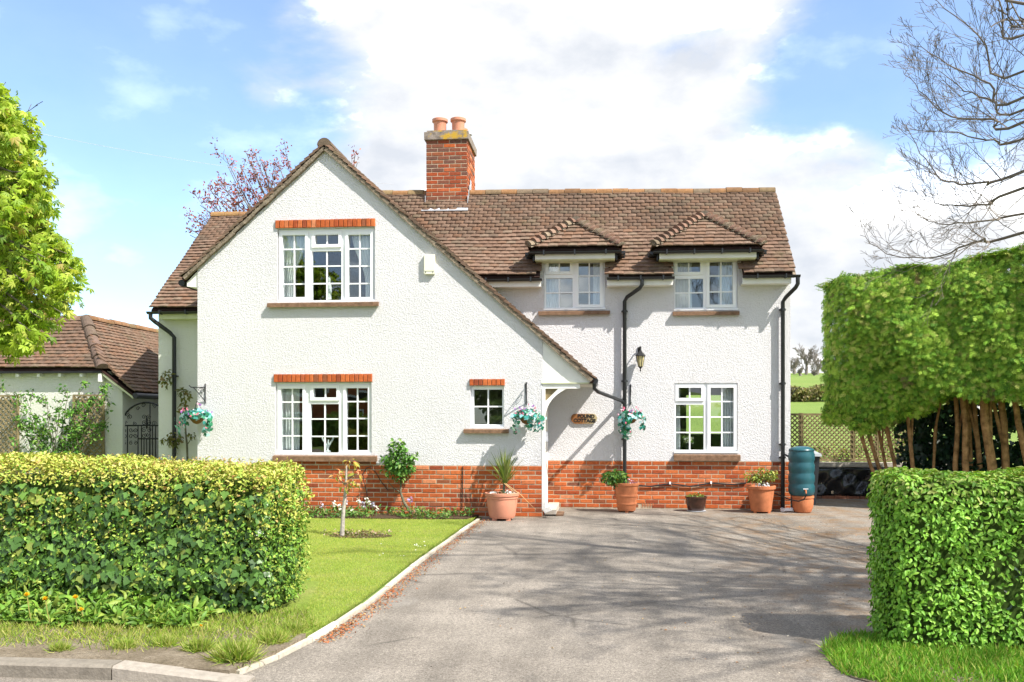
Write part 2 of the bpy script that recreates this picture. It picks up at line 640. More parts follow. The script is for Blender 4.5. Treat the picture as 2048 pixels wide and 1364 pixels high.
def oval_leaf(w=0.5, fold=0.14, bend=0.12):
    v = [(0, 0, 0), (0, .33, fold * -.0), (0, .7, -bend * .3), (0, 1, -bend)]
    v += [(-w * .42, .22, fold), (-w * .5, .5, fold), (-w * .3, .8, fold * .3 - bend * .3)]
    v += [(w * .42, .22, fold), (w * .5, .5, fold), (w * .3, .8, fold * .3 - bend * .3)]
    f = [(0, 1, 4), (4, 1, 5), (1, 2, 5), (5, 2, 6), (6, 2, 3), (0, 7, 1), (7, 8, 1), (1, 8, 2), (8, 9, 2), (9, 3, 2)]
    return v, f


def ivy_leaf():
    o = [(0, 0), (.22, -.1), (.42, .05), (.62, .3), (.36, .42), (.3, .62), (0, 1.0), (-.3, .62), (-.36, .42), (-.62, .3), (-.42, .05), (-.22, -.1)]
    v = [(0, .3, 0.0)] + [(x, y, .06 * abs(x) * 2 - .12 * max(0, y - .5) - .0) for x, y in o]
    f = [(0, 1 + i, 1 + (i + 1) % 12) for i in range(12)]
    return v, f


def blade(w=0.12, bend=0.35):
    v = [(-w / 2, 0, 0), (w / 2, 0, 0), (-w * .4, .5, bend * .2), (w * .4, .5, bend * .2), (0, 1, bend)]
    f = [(0, 1, 3), (0, 3, 2), (2, 3, 4)]
    return v, f


def spray():
    """flat conifer spray: a midrib with narrow side branchlets"""
    v, f = [], []

    def frond(o, a, l, w, dz):
        d = Vector((math.sin(R(a)), math.cos(R(a)), 0)); p = Vector((d.y, -d.x, 0)) * w
        b = len(v)
        m = Vector(o) + d * l * .5
        v.extend([tuple(o), tuple(m + p + Vector((0, 0, dz))), tuple(Vector(o) + d * l + Vector((0, 0, dz - .05))), tuple(m - p + Vector((0, 0, dz)))])
        f.extend([(b, b + 1, b + 2), (b, b + 2, b + 3)])
    frond((0, 0, 0), 0, 1.0, .05, 0)
    for k in range(4):
        y = .12 + .2 * k
        for s_ in (-1, 1):
            frond((0, y, 0), s_ * (48 - 5 * k), .52 - .07 * k, .055, .04 * (1 if (k + s_) % 2 else -1))
    return v, f


OVAL, IVY, BLADE, SPRAY = oval_leaf(), ivy_leaf(), blade(), spray()
def palmate():
    v, f = [], []
    for a, l in ((-75, .6), (-38, .85), (0, 1.0), (38, .85), (75, .6)):
        a = R(a)
        d = Vector((math.sin(a), math.cos(a), 0)); p = Vector((d.y, -d.x, 0)) * .17 * l
        b = len(v)
        v += [(0, 0, 0), tuple(d * l * .6 + p + Vector((0, 0, -.06))), tuple(d * l * .55 + Vector((0, 0, .04))), tuple(d * l * .6 - p + Vector((0, 0, -.06))), tuple(d * l + Vector((0, 0, -.28 * l)))]
        f += [(b, b + 1, b + 2), (b, b + 2, b + 3), (b + 1, b + 4, b + 2), (b + 2, b + 4, b + 3)]
    return v, f


PALM = palmate()
LONG = oval_leaf(.34, .05, .25)
ROUND = oval_leaf(.8, .1, .1)


def pal_pick(pal, n, w=None):
    pal = np.array(pal, float)
    i = rng.choice(len(pal), n, p=None if w is None else np.array(w) / np.sum(w))
    return pal[i] * (1 + rng.normal(0, .10, (n, 1))).clip(.6, 1.5)


def unit(n):
    v = rng.normal(size=(n, 3))
    return v / np.linalg.norm(v, axis=1, keepdims=True)


def clump(name, c, rad, n, size, pal, parent, mat='leaf', tmpl=OVAL, droop=.3, shell=.45, n_ind=0, w=None, sizevar=.35):
    """leaves through an ellipsoid of foliage, denser to the outside"""
    c, rad = np.array(c, float), np.array(rad, float)
    u = unit(n)
    r = (shell + (1 - shell) * rng.random(n)) ** .7
    P = c + u * r[:, None] * rad
    nr = u * .6 + unit(n) * .7 + np.array([0, 0, .5])
    up = np.tile(np.array([0, 0, -droop]), (n, 1)) + u * .6 + unit(n) * .5
    S = size * (1 + rng.normal(0, sizevar, n)).clip(.4, 1.9)
    return scatter(name, tmpl, P, rotframes(nr, up, rng.normal(0, .4, n)), S, pal_pick(pal, n, w), M[mat], parent, n_ind)


# ================================================================== SETTING: ground, drive, lawn
def terrain(x, y):
    t = max(0.0, y - 21.0)
    z = .066 * min(t, 118.0) * min(1, t / 8)
    if t > 118:
        z += .02 * min(t - 118, 60)
    return z


def build_ground():
    xs = sorted(set(list(np.linspace(-1500, -60, 13)) + list(np.linspace(-60, 80, 57)) + list(np.linspace(80, 1500, 13))))
    ys = sorted(set(list(np.linspace(-1500, -30, 12)) + list(np.linspace(-30, 160, 96)) + list(np.linspace(160, 2200, 16))))
    V = [(x, y, terrain(x, y) - .004 + (0.3 * math.sin(x * .05) * min(1, max(0, y - 40) / 40))) for y in ys for x in xs]
    nx = len(xs)
    Fq = np.array([(j * nx + i, j * nx + i + 1, (j + 1) * nx + i + 1, (j + 1) * nx + i) for j in range(len(ys) - 1) for i in range(nx - 1)])
    me = mesh_np('ground', np.array(V), Fq, M['field'], smooth=True)
    tag(obj('ground', me), 'green field rising behind the cottage', None, None, 'structure')


build_ground()


def flat(name, pts, z, mat, label, thick=0.0):
    mb = MB()
    pts = [Vector((p[0], p[1], z)) for p in pts]
    if thick:
        mb.panel([pts], (0, 0, -thick))
    else:
        tri = tessellate_polygon([pts])
        fs = []
        for t in tri:
            t = tuple(t)
            if (pts[t[1]] - pts[t[0]]).cross(pts[t[2]] - pts[t[0]]).z < 0:
                t = t[::-1]
            fs.append(t)
        mb.add(pts, fs)
    return struct(name, mb, mat, label)


YG, YR = 14.1, 15.65                      # gable front, recessed front
EDGE_PX = [(962, 1040), (925, 1066), (880, 1098), (828, 1138), (780, 1178), (735, 1214), (680, 1252), (628, 1284), (560, 1319), (480, 1352), (420, 1372)]
EDGE = [Gd(*p) for p in EDGE_PX]
flat('road', [(-40, -6), (40, -6), (40, 5.3), (-2.1, 5.22), (-40, 5.24)], 0.0, M['asphalt'], 'asphalt road at the foot of the drive')
flat('driveway', [(e.x, e.y) for e in EDGE[:10]] + [(-2.2, 4.5), (2.3, 4.5), (2.15, 6.6), (3.4, 9.5), (4.2, 12.0), (6.0, 14), (5.6, 18.6), (3.2, 18.6), (3.15, YR + .1), (-.95, YR + .1), (-.95, YG + .1), (-1.8, YG + .1)], 0.004, M['asphalt'],
     'worn grey asphalt drive in front of the cottage')
flat('lawn', [(e.x - .1, e.y + .02) for e in EDGE[:8]] + [(-2.5, 6.5), (-9, 6.5), (-12, 14.05), (-1.86, 14.05)], 0.035, M['lawn'], 'sunlit lawn between the left hedge and the drive', thick=.03)
flat('flower_bed', [(-6.2, 13.45), (-3.2, 13.42), (-1.95, 13.5), (-1.84, 14.08), (-6.2, 14.08)], 0.05, M['soil'], 'soil bed along the foot of the gable', thick=.04)
flat('verge', [(-9, 5.33), (-2.92, 5.33), (-2.22, 5.29), (EDGE[9].x - .03, EDGE[9].y + .04), (EDGE[8].x - .04, EDGE[8].y), (EDGE[7].x - .06, EDGE[7].y), (-2.3, 6.95), (-9, 7.0)], 0.055, M['verge_soil'], 'dusty earth verge in front of the ivy hedge', thick=.07)
flat('grass_verge', [(2.1, 5.25), (6, 5.15), (6, 6.9), (2.1, 6.9), (1.78, 6.7), (1.58, 6.35), (1.50, 5.95), (1.55, 5.65), (1.75, 5.4)], 0.014, M['verge_soil'], 'grassy verge in front of the right hedge', thick=.05)

# kerb along the road
kerb = struct('kerb', MB().box(-9, -4.75, 5.2, 5.34, -.08, .08), M['verge_soil'], 'concrete kerb along the road')
kp = [(-4.75, 5.265), (-3.83, 5.265), (-2.92, 5.265), (-2.06, 5.225)]
for i in range(len(kp) - 1):
    a, b = Vector((*kp[i], 0)), Vector((*kp[i + 1], 0))
    d = (b - a).normalized(); n = Vector((-d.y, d.x, 0))
    drop = (0.085, 0.085, 0.085, .02)
    mb = MB()
    g = .006
    v = []
    for p, h in ((a + d * g, drop[i]), (b - d * g, drop[i + 1])):
        v += [p - n * .065 + Vector((0, 0, -.1)), p - n * .065 + Vector((0, 0, h - .012)), p - n * .05 + Vector((0, 0, h)), p + n * .075 + Vector((0, 0, h)), p + n * .075 + Vector((0, 0, -.1))]
    mb.add(v, [(0, 1, 6, 5), (1, 2, 7, 6), (2, 3, 8, 7), (3, 4, 9, 8), (4, 3, 2, 1, 0), (5, 6, 7, 8, 9)], (.22, .195, .16) if i < 2 else (.32, .285, .24))  # last stone paler, with the sunlight on it put into its colour
    fix_normals(mb.build('kerb_stone', M['stone'], kerb, useco=True))

# pale edging between lawn and drive
edging = struct('drive_edging', MB().box(-2.2, -2.15, 5.4, 5.45, -.05, -0.01), M['mortar'], 'pale stone edging between lawn and drive')
for i in range(len(EDGE) - 2):
    a, b = EDGE[i], EDGE[i + 1]
    m = max(1, int((b - a).length / .85 + .5))
    for k in range(m):
        p, q = a.lerp(b, k / m), a.lerp(b, (k + 1) / m)
        d = (q - p).normalized(); n = Vector((-d.y, d.x, 0))
        c = (p + q) / 2 + n * -.03
        h = .026 + random.uniform(-.006, .008)
        cc = random.choice([(.55, .50, .42), (.62, .58, .50), (.48, .43, .35)])
        MB().ob((c.x, c.y, h / 2 - .02), d * ((q - p).length / 2 - .006), n * .022, (0, 0, h / 2 + .02), cc).build('edging_stone', M['stone'], edging, useco=True)

# ================================================================== COTTAGE
XGL, XGR = W(395, 900, YG).x, W(1085, 900, YG).x
APX = W(651, 298, YG)
cot = thing('cottage', 'white roughcast cottage with gable, tiled roofs and red brick plinth', 'house', ((XGL + XGR) / 2, YG, 0))
ZPG, ZPR = W(800, 930, YG).z, W(1300, 921.5, YR).z
XRR = W(1581, 800, YR).x
SL = 0.878                                # gable slope


def rect(px0, px1, py0, py1, Y):
    cx, cy = (px0 + px1) / 2, (py0 + py1) / 2
    return W(px0, cy, Y).x, W(px1, cy, Y).x, W(cx, py1, Y).z, W(cx, py0, Y).z


def hole(px0, px1, py0, py1, Y):
    x0, x1, z0, z1 = rect(px0, px1, py0, py1, Y)
    return [(x0, Y, z0), (x1, Y, z0), (x1, Y, z1), (x0, Y, z1)]


WIN = {
    'w1': dict(o=(555, 750, 456, 604), Y=YG, L=[(563, 609, 469, 594, 2, (497, 532, 567), 1), (628, 676, 468, 488, 2, (), 1), (622, 681, 501, 600, 2, (531, 566), 0), (695, 740, 468, 594, 2, (496, 531, 566), 1)],
               sill=(537, 758, 605, 613), lintel=(551, 751, 439, 455), label='three-light upper gable window with net curtains'),
    'w2': dict(o=(551, 743, 765, 909), Y=YG, L=[(560, 604, 777, 901, 2, (804, 837, 872), 1), (625, 672, 776, 795, 2, (), 1), (619, 676, 808, 906, 2, (838, 873), 0), (691, 735, 776, 901, 2, (803, 837, 872), 1)],
               sill=(548, 755, 911, 921), lintel=(548, 745, 748, 764), label='three-light ground floor gable window'),
    'w3': dict(o=(941, 1008, 772, 857), Y=YG, L=[(947, 1004, 779, 849, 2, (813,), 0)], sill=(928, 1018, 858, 865), lintel=(939, 1010, 758, 771), label='small four-pane window beside the porch'),
    'w4': dict(o=(1088, 1210, 516, 620), Y=YR, L=[(1097, 1140, 525, 543, 2, (), 1), (1092, 1145, 556, 615, 2, (585,), 0), (1157, 1200, 525, 609, 2, (551, 584), 1)], sill=(1077, 1220, 622, 629), label='left dormer window'),
    'w5': dict(o=(1349, 1475, 514, 621), Y=YR, L=[(1355, 1401, 523, 544, 2, (), 1), (1351, 1407, 557, 615, 2, (585,), 0), (1419, 1466, 523, 609, 2, (551, 583), 1)], sill=(1345, 1478, 623, 630), label='right dormer window'),
    'w6': dict(o=(1349, 1475, 766, 906), Y=YR, L=[(1357, 1403, 775, 796, 2, (), 1), (1352, 1408, 809, 900, 2, (834, 865), 0), (1421, 1468, 775, 894, 2, (803, 834, 865), 1)], sill=(1347, 1480, 909, 920), label='ground floor window right of the porch'),
}
# ---- gable front wall with openings
apz = APX.z
zl_eave = apz - SL * (APX.x - XGL)
zr_top = apz - SL * (XGR - APX.x)
outer = [(XGL, YG, ZPG), (XGR, YG, ZPG), (XGR, YG, zr_top), (APX.x, YG, apz), (XGL, YG, zl_eave)]
MB().panel([outer, hole(*WIN['w1']['o'], YG), hole(*WIN['w2']['o'], YG), hole(*WIN['w3']['o'], YG)], (0, .25, 0)).build('gable_wall', M['roughcast'], cot)
# ---- recessed front wall, rising as tabs behind the dormer windows
ZEV = 3.94
d4, d5 = rect(*WIN['w4']['o'], YR), rect(*WIN['w5']['o'], YR)
outer = [(XGR, YR, ZPR), (XRR, YR, ZPR), (XRR, YR, ZEV), (d5[1] + .09, YR, ZEV), (d5[1] + .09, YR, 4.42), (d5[0] - .09, YR, 4.42), (d5[0] - .09, YR, ZEV),
         (d4[1] + .09, YR, ZEV), (d4[1] + .09, YR, 4.40), (d4[0] - .09, YR, 4.40), (d4[0] - .09, YR, ZEV), (-2.3, YR, ZEV), (-2.3, YR, 2.4), (XGR, YR, 2.1)]
outer = [(-2.3, YR, 2.5), (XGR, YR, 2.1)] + outer[:-2]
outer = [o for i, o in enumerate(outer) if not (i == 0)] if False else outer
MB().panel([outer, hole(*WIN['w4']['o'], YR), hole(*WIN['w5']['o'], YR), hole(*WIN['w6']['o'], YR)], (0, .25, 0)).build('front_wall', M['roughcast'], cot)
# side, rear and left walls
XLW = W(317, 800, 15.25).x
MB().box(XGR - .22, XGR - .003, YG + .252, YR + .2, ZPG, zr_top - .05).build('porch_side_wall', M['roughcast'], cot)
MB().box(XGL + .003, XGL + .22, YG + .252, 15.3, 0, zl_eave - .03).build('gable_side_wall', M['roughcast'], cot)
MB().box(XLW, XGL + .2, 15.25, 15.5, 0, 3.42).build('left_wing_wall', M['cream'], cot)
MB().panel([[(XLW + .002, 15.502, 0), (XLW + .002, 19.9, 0), (XLW + .002, 19.9, 3.5), (XLW + .002, 17.55, 5.5), (XLW + .002, 15.502, 3.6)]], (.22, 0, 0)).build('left_end_wall', M['cream'], cot)
MB().panel([[(XRR - .002, YR + .252, 0), (XRR - .002, 19.4, 0), (XRR - .002, 19.4, 3.3), (XRR - .002, 17.1, 5.6), (XRR - .002, YR + .252, 4.05)]], (-.22, 0, 0)).build('right_end_wall', M['roughcast'], cot)
bh = [W(1372, 868, 19.4), W(1448, 868, 19.4), W(1448, 790, 19.4), W(1372, 790, 19.4)]
MB().panel([[(XLW + .3, 19.4, 0), (XRR - .3, 19.4, 0), (XRR - .3, 19.4, 3.9), (XLW + .3, 19.4, 3.9)], bh], (0, .22, 0)).build('rear_wall', M['roughcast'], cot)

# ---- bricks
BPAL = [(.42, .115, .035), (.48, .14, .045), (.38, .10, .032), (.52, .165, .055), (.45, .13, .045), (.34, .085, .032), (.50, .18, .075), (.40, .12, .05), (.27, .075, .035), (.56, .24, .12)]
BPAL = [(r * .97, g * .84, b * .80) for r, g, b in BPAL]
BPAL += [(.20, .075, .045), (.15, .07, .05), (.26, .085, .04)]
BW = [5, 4, 4, 3, 5, 3.5, 3, 4, 2, 1, .5, 0, 1.5]
BMESH = [MB().box(-.5, .5, -.05, .05, -.0325, .0325, c).v for c in BPAL]
_bm = {}


def brick_mesh(ci, mat='brick'):
    if (ci, mat) not in _bm:
        mb = MB()
        e = .006                                  # slightly rounded arris on the visible face
        v = []
        for y, s in ((.05, 0), (-.05 + e, 0), (-.05, 1)):
            for x, z in ((-1, -1), (1, -1), (1, 1), (-1, 1)):
                v.append((x * (.5 - s * .02), y, z * (.0325 - s * e)))
        f = [(8, 9, 10, 11), (3, 2, 1, 0)]
        for a in (0, 4):
            for k in range(4):
                f.append((a + k, a + (k + 1) % 4, a + 4 + (k + 1) % 4, a + 4 + k))
        mb.add(v, f, BPAL[ci])
        _bm[(ci, mat)] = mesh_np('brick', mb.v, mb.f, M[mat], np.array(mb.c))
    return _bm[(ci, mat)]


def brick_wall(parent, o, u, nrm, length, z0, z1, pal_shift=0, skip=None, off=0.0, dark=0.0, base=0.0):
    """stretcher bond on a vertical face: o = start, u = along, nrm = outward"""
    o, u, nrm = Vector(o), Vector(u).normalized(), Vector(nrm).normalized()
    rows = int(round((z1 - z0) / .075))
    ch = (z1 - z0) / rows
    for i in range(rows):
        x = (-.1125 if i % 2 else 0) + off
        while x < length:
            a, b = max(x, 0), min(x + .213, length)
            x += .225
            if b - a < .03:
                continue
            if skip and skip((a + b) / 2, z0 + (i + .5) * ch):
                continue
            ci = random.choices(range(13), BW)[0]
            if base and random.random() < base:
                ci = random.choice((5, 8, 10, 12, 12))
            if dark and random.random() < dark * ((i + 1) / rows) ** 2:
                ci = random.choice((10, 11, 8))
            pr = random.uniform(-.0025, .0025)
            c = o + u * ((a + b) / 2) + Vector((0, 0, z0 + (i + .5) * ch)) - nrm * (.05 + .0 + pr)
            m = Matrix((u * (b - a), -nrm, Vector((0, 0, (ch - .012) / .065)))).transposed().to_4x4()
            m.translation = c
            obj('brick', brick_mesh(ci), parent, m)


# gable plinth
pg = MB().box(XGL, XGR, YG - .001, YG + .25, 0, ZPG - .001).build('plinth', M['mortar'], cot)
x2 = rect(*WIN['w2']['sill'], YG)
brick_wall(pg, (XGL, YG - .006, 0), (1, 0, 0), (0, -1, 0), XGR - XGL - .01, 0.015, ZPG - .005)
lift = MB().box(x2[0] + .02, x2[1] - .02, YG - .008, YG + .01, ZPG, x2[2] - .002).build('brick_course', M['mortar'], cot)
brick_wall(lift, (x2[0] + .02, YG - .012, 0), (1, 0, 0), (0, -1, 0), x2[1] - x2[0] - .04, ZPG + .002, ZPG + .077)
# recessed plinth
pr_ = MB().box(XGR, XRR, YR - .001, YR + .25, 0, ZPR - .001).build('plinth', M['mortar'], cot)
av = W(1296, 1016, YR)
brick_wall(pr_, (XGR, YR - .006, 0), (1, 0, 0), (0, -1, 0), XRR - XGR, 0.015, ZPR - .005, skip=lambda x, z: abs(x - (av.x - XGR)) < .12 and z < .12 and z > .03)
MB().box(XRR - .25, XRR - .002, YR + .26, 19.4, -.01, .02).build('plinth_footing', M['mortar'], cot)
# door-side plinth of the gable (faces the porch)
ps = MB().box(XGR - .2, XGR - .001, YG + .01, YR, 0, ZPG - .002).build('plinth', M['mortar'], cot)
brick_wall(ps, (XGR + .006, YG + .02, 0), (0, 1, 0), (1, 0, 0), .2, 0.015, ZPG - .005)
# air brick
ab = MB()
ab.box(av.x - .11, av.x + .11, YR + .0, YR + .01, .03, .11)
ao = ab.build('air_brick', M['iron'], cot)
for k in range(5):
    MB().box(av.x - .1 + k * .045, av.x - .085 + k * .045, YR - .008, YR, .032, .108).build('vent_bar', M['terracotta'], ao)
MB().box(av.x - .1, av.x + .1, YR - .01, YR - .0085, .064, .074).build('vent_bar', M['terracotta'], ao)


# ---- windows
def window(key):
    w = WIN[key]
    Y = w['Y'] + (.05 if w['Y'] == YG else .03)
    Yw = w['Y']
    x0, x1, z0, z1 = rect(*w['o'], Yw)
    holes = []
    for (a, b, c, d, *_r) in w['L']:
        g0, g1, h0, h1 = rect(a, b, c, d, Yw)
        holes.append([(g0, Y, h0), (g1, Y, h0), (g1, Y, h1), (g0, Y, h1)])
    fr = MB().panel([[(x0 + .003, Y, z0 + .003), (x1 - .003, Y, z0 + .003), (x1 - .003, Y, z1 - .003), (x0 + .003, Y, z1 - .003)]] + holes, (0, .07, 0)).build('window', M['upvc'], cot)
    fr['label'] = w['label']
    MB().box(x0 - .01, x1 + .01, Y - .045, Y - .001, z0 + .003, z0 + .03).build('frame_foot', M['upvc'], fr)
    for (a, b, c, d, cols, bars, case) in w['L']:
        g0, g1, h0, h1 = rect(a, b, c, d, Yw)
        if case:
            e = .048
            big = [(g0 - e, Y, h0 - e), (g1 + e, Y, h0 - e), (g1 + e, Y, h1 + e), (g0 - e, Y, h1 + e)]
            sm = [(g0 + .002, Y, h0 + .002), (g1 - .002, Y, h0 + .002), (g1 - .002, Y, h1 - .002), (g0 + .002, Y, h1 - .002)]
            MB().panel([[(p[0], Y - .022, p[2]) for p in big], [(p[0], Y - .022, p[2]) for p in sm]], (0, .0205, 0)).build('casement', M['upvc'], fr)
        zs = [h1] + [W((a + b) / 2, q, Yw).z for q in bars] + [h0]
        xs = [g0 + (g1 - g0) * k / cols for k in range(cols + 1)]
        t = .011
        for k in range(1, cols):
            MB().box(xs[k] - t, xs[k] + t, Y + .012, Y + .028, h0, h1).build('glazing_bar', M['upvc'], fr)
        for q in zs[1:-1]:
            MB().box(g0, g1, Y + .0105, Y + .0265, q - t, q + t).build('glazing_bar', M['upvc'], fr)
        for k in range(cols):
            for q in range(len(zs) - 1):
                tx, tz = random.uniform(-.0016, .0016), random.uniform(-.0016, .0016)
                yy = Y + .036
                MB().ob(((xs[k] + xs[k + 1]) / 2, yy, (zs[q] + zs[q + 1]) / 2), ((xs[k + 1] - xs[k]) / 2, tx, 0), (0, .002, 0), (0, tz, (zs[q] - zs[q + 1]) / 2)).build('pane', M['glass'], fr)
    s0, s1, q0, q1 = rect(*w['sill'], Yw)
    n = max(3, int((s1 - s0) / .25))
    for k in range(n):
        a, b = s0 + (s1 - s0) * k / n, s0 + (s1 - s0) * (k + 1) / n
        MB().ob(((a + b) / 2, Yw - .015, (q0 + q1) / 2), ((b - a) / 2 - .001, 0, 0), (0, .06, .012), (0, 0, (q1 - q0) / 2)).build('sill_tile', M['sillclay'], fr)
    if 'lintel' in w:
        l0, l1, m0, m1 = rect(*w['lintel'], Yw)
        lo = MB().box(l0, l1, Yw - .004, Yw - .001, m0, m1).build('lintel', M['mortar'], cot)
        n = int(round((l1 - l0) / .075))
        st = (l1 - l0) / n
        for k in range(n):
            c = Vector((l0 + (k + .5) * st, Yw + .02, (m0 + m1) / 2))
            m = Matrix((Vector((0, 0, 1)) * (m1 - m0 - .004), Vector((0, 1, 0)), Vector((-1, 0, 0)) * ((st - .009) / .065))).transposed().to_4x4()
            m.translation = c + Vector((0, random.uniform(-.006, .002), 0))
            obj('brick', brick_mesh(random.choices(range(13), BW)[0]), lo, m)
    return fr


for k in WIN:
    window(k)


# ---- rooms behind the windows
def room(x0, x1, y0, y1, z0, z1, mat='interior', backhole=None):
    mb = MB()
    t = .05
    mb.box(x0 - t, x0, y0, y1, z0, z1); mb.box(x1, x1 + t, y0, y1, z0, z1)
    mb.box(x0 - t, x1 + t, y0, y1, z0 - t, z0 - .001); mb.box(x0 - t, x1 + t, y0, y1, z1 + .001, z1 + t)
    o = [(x0 - t, y1 + .002, z0 - t), (x1 + t, y1 + .002, z0 - t), (x1 + t, y1 + .002, z1 + t), (x0 - t, y1 + .002, z1 + t)]
    mb.panel([o] + ([backhole] if backhole else []), (0, t, 0))
    mb.build('room', M[mat], cot)


r1, r2, r3, r6 = (rect(*WIN[k]['o'], WIN[k]['Y']) for k in ('w1', 'w2', 'w3', 'w6'))
room(r1[0] - .3, r1[1] + .3, YG + .252, YG + 3.2, 2.65, r1[3] + .12)
room(r2[0] - .8, r2[1] + .7, YG + .252, YG + 4.4, .05, 2.4, 'brown_room')
room(r3[0] - .1, r3[1] + .1, YG + .252, YG + 1.2, .3, 2.3, 'interior')
room(d4[0] - .3, d4[1] + .3, YR + .252, YR + 2.3, 2.6, 4.37)
room(d5[0] - .3, d5[1] + .3, YR + .252, YR + 2.3, 2.6, 4.37)
room(r6[0] - .6, r6[1] + .5, YR + .252, 19.34, .05, 2.4, backhole=[(p.x, 19.342, p.z) for p in bh])


def curtain(x0, x1, z0, z1, Y, label, tie=None, folds=9):
    nx, nz = folds * 4, 14
    V, Fq = [], []
    for j in range(nz + 1):
        t = j / nz
        xa, xb = x0, x1
        if tie:                                  # gathered towards one side lower down
            k = math.sin(min(1, t / .75) * math.pi / 2) ** 2 * .55
            if tie < 0:
                xb = x1 - (x1 - x0) * k
            else:
                xa = x0 + (x1 - x0) * k
        for i in range(nx + 1):
            s = i / nx
            V.append((xa + (xb - xa) * s, Y + .022 * math.sin(s * folds * 2 * math.pi + .5 * math.sin(t * 4)) + .006 * math.sin(s * 40 + t * 9), z1 + (z0 - z1) * t))
    w = nx + 1
    for j in range(nz):
        for i in range(nx):
            Fq.append((j * w + i, j * w + i + 1, (j + 1) * w + i + 1, (j + 1) * w + i))
    o = obj('curtain', mesh_np('curtain', np.array(V), np.array(Fq), M['net'], smooth=True))
    md = o.modifiers.new('thickness', 'SOLIDIFY'); md.thickness = .004
    return tag(o, label, 'curtain', 'curtains in the windows')


def cur(px0, px1, py0, py1, Y, label, tie=None, folds=6):
    a, b, c, d = rect(px0, px1, py0, py1, Y)
    curtain(a, b, c, d, Y + .19, label, tie, folds)


cur(555, 609, 462, 600, YG, 'white net curtain at the left of the upper gable window, tied back', -1)
cur(697, 748, 462, 600, YG, 'white net curtain at the right of the upper gable window, tied back', 1)
cur(553, 592, 770, 905, YG, 'white curtain at the left of the ground floor gable window')
cur(1088, 1118, 520, 618, YR, 'grey-white curtain at the left of the left dormer window', folds=5)
cur(1186, 1206, 520, 618, YR, 'grey-white curtain at the right of the left dormer window', folds=4)
cur(1350, 1386, 520, 618, YR, 'pale curtain at the left of the right dormer window', folds=5)
cur(1440, 1470, 520, 618, YR, 'pale curtain at the right of the right dormer window', folds=5)
cur(1445, 1472, 770, 903, YR, 'white curtain at the right of the window right of the porch', folds=5)
cur(1350, 1362, 770, 903, YR, 'narrow white curtain at the left of the window right of the porch', folds=3)

# ornaments on the sills inside
p = W(658, 600, YG + .14)
tag(MB().lathe([(.03, 0), (.04, .01), (.035, .1), (.042, .2), (.03, .26), (.016, .29), (.026, .32), (.024, .36), (.004, .385)], (p.x, YG + .155, p.z), 16).build('figurine', M['upvc'], None, True),
    'slim white figurine standing inside the upper gable window', 'ornament')
p = W(655, 904, YG + .14)
mb = MB()
mb.lathe([(.05, 0), (.055, .015), (.02, .03), (.012, .05)], (p.x, YG + .155, p.z), 14)
for s in (-1, 1):
    pts = [(p.x + s * (.02 + .07 * math.sin(t * 1.3)) * min(1, t), YG + .155, p.z + .04 + .17 * t - .04 * max(0, t - 1)) for t in np.linspace(0, 1.4, 9)]
    mb.tube(pts, [.016, .016, .015, .015, .014, .014, .013, .012, .010], 8)
mb.tube([(p.x, YG + .155, p.z + .04), (p.x + .01, YG + .155, p.z + .2)], [.016, .012], 8)
tag(mb.build('ornament', M['upvc'], None, True), 'curly white ornament inside the ground floor gable window', 'ornament')
p = W(1378, 899, YR + .1)
pt = thing('flower_vase', 'small dark vase of pale flowers inside the window right of the porch', 'vase', (p.x, YR + .17, p.z))
MB().lathe([(.03, 0), (.045, .03), (.04, .09), (.028, .11)], (p.x, YR + .17, p.z), 14).build('vase', M['iron'], pt, True)
clump('blooms', (p.x, YR + .17, p.z + .18), (.09, .04, .06), 90, .035, [(.8, .8, .7), (.75, .78, .45), (.2, .35, .08)], pt, 'petal', ROUND)['kind'] = 'stuff'
# ================================================================== ROOFS
TPAL = [(.40, .22, .155), (.46, .26, .19), (.36, .19, .135), (.42, .215, .14), (.50, .30, .225), (.31, .165, .12), (.38, .235, .175), (.27, .15, .11), (.44, .30, .22), (.22, .145, .11), (.43, .20, .12), (.33, .24, .17)]
_mean = (.225, .148, .108)
TPAL = [tuple(a * .42 + b * .58 for a, b in zip(c, _mean)) for c in TPAL]
TW_PINK = [5, 6, 4, 4, 6, 2, 4, 1, 4, .6, 2, 1]
TW_BROWN = [4, 2, 5, 4, 2, 5, 5, 5, 3, 4, 2, 3]
TPAL = [(c[0] * .60, c[1] * .64, c[2] * .62) for c in TPAL]
TW_DARK = [3, 1, 4, 4, 1, 5, 2, 5, 1, 4, 5, 1]
_tm = {}


def tile_mesh(ci):
    if ci not in _tm:
        v = []
        nx = 4                                    # gently cambered plain tile
        for y in (0, 1):
            for z in (0, 1):
                for i in range(nx + 1):
                    x = i / nx - .5
                    v.append((x, y * .2, z * .022 + .005 * (1 - (2 * x) ** 2)))
        w = nx + 1
        f = []
        for i in range(nx):
            f.append((w + i, w + i + 1, 3 * w + i + 1, 3 * w + i))          # top
            f.append((i, i + 1, w + i + 1, w + i)[::1])                      # lower edge
        f.append((0, w, 3 * w, 2 * w)); f.append((nx, 2 * w + nx, 3 * w + nx, w + nx))
        _tm[ci] = mesh_np('tile', np.array(v), [tuple(x) for x in f], M['tile'], np.tile(TPAL[ci], (len(v), 1)))
        _tm[('v', ci)] = (np.array(v), f)
    return _tm[ci]


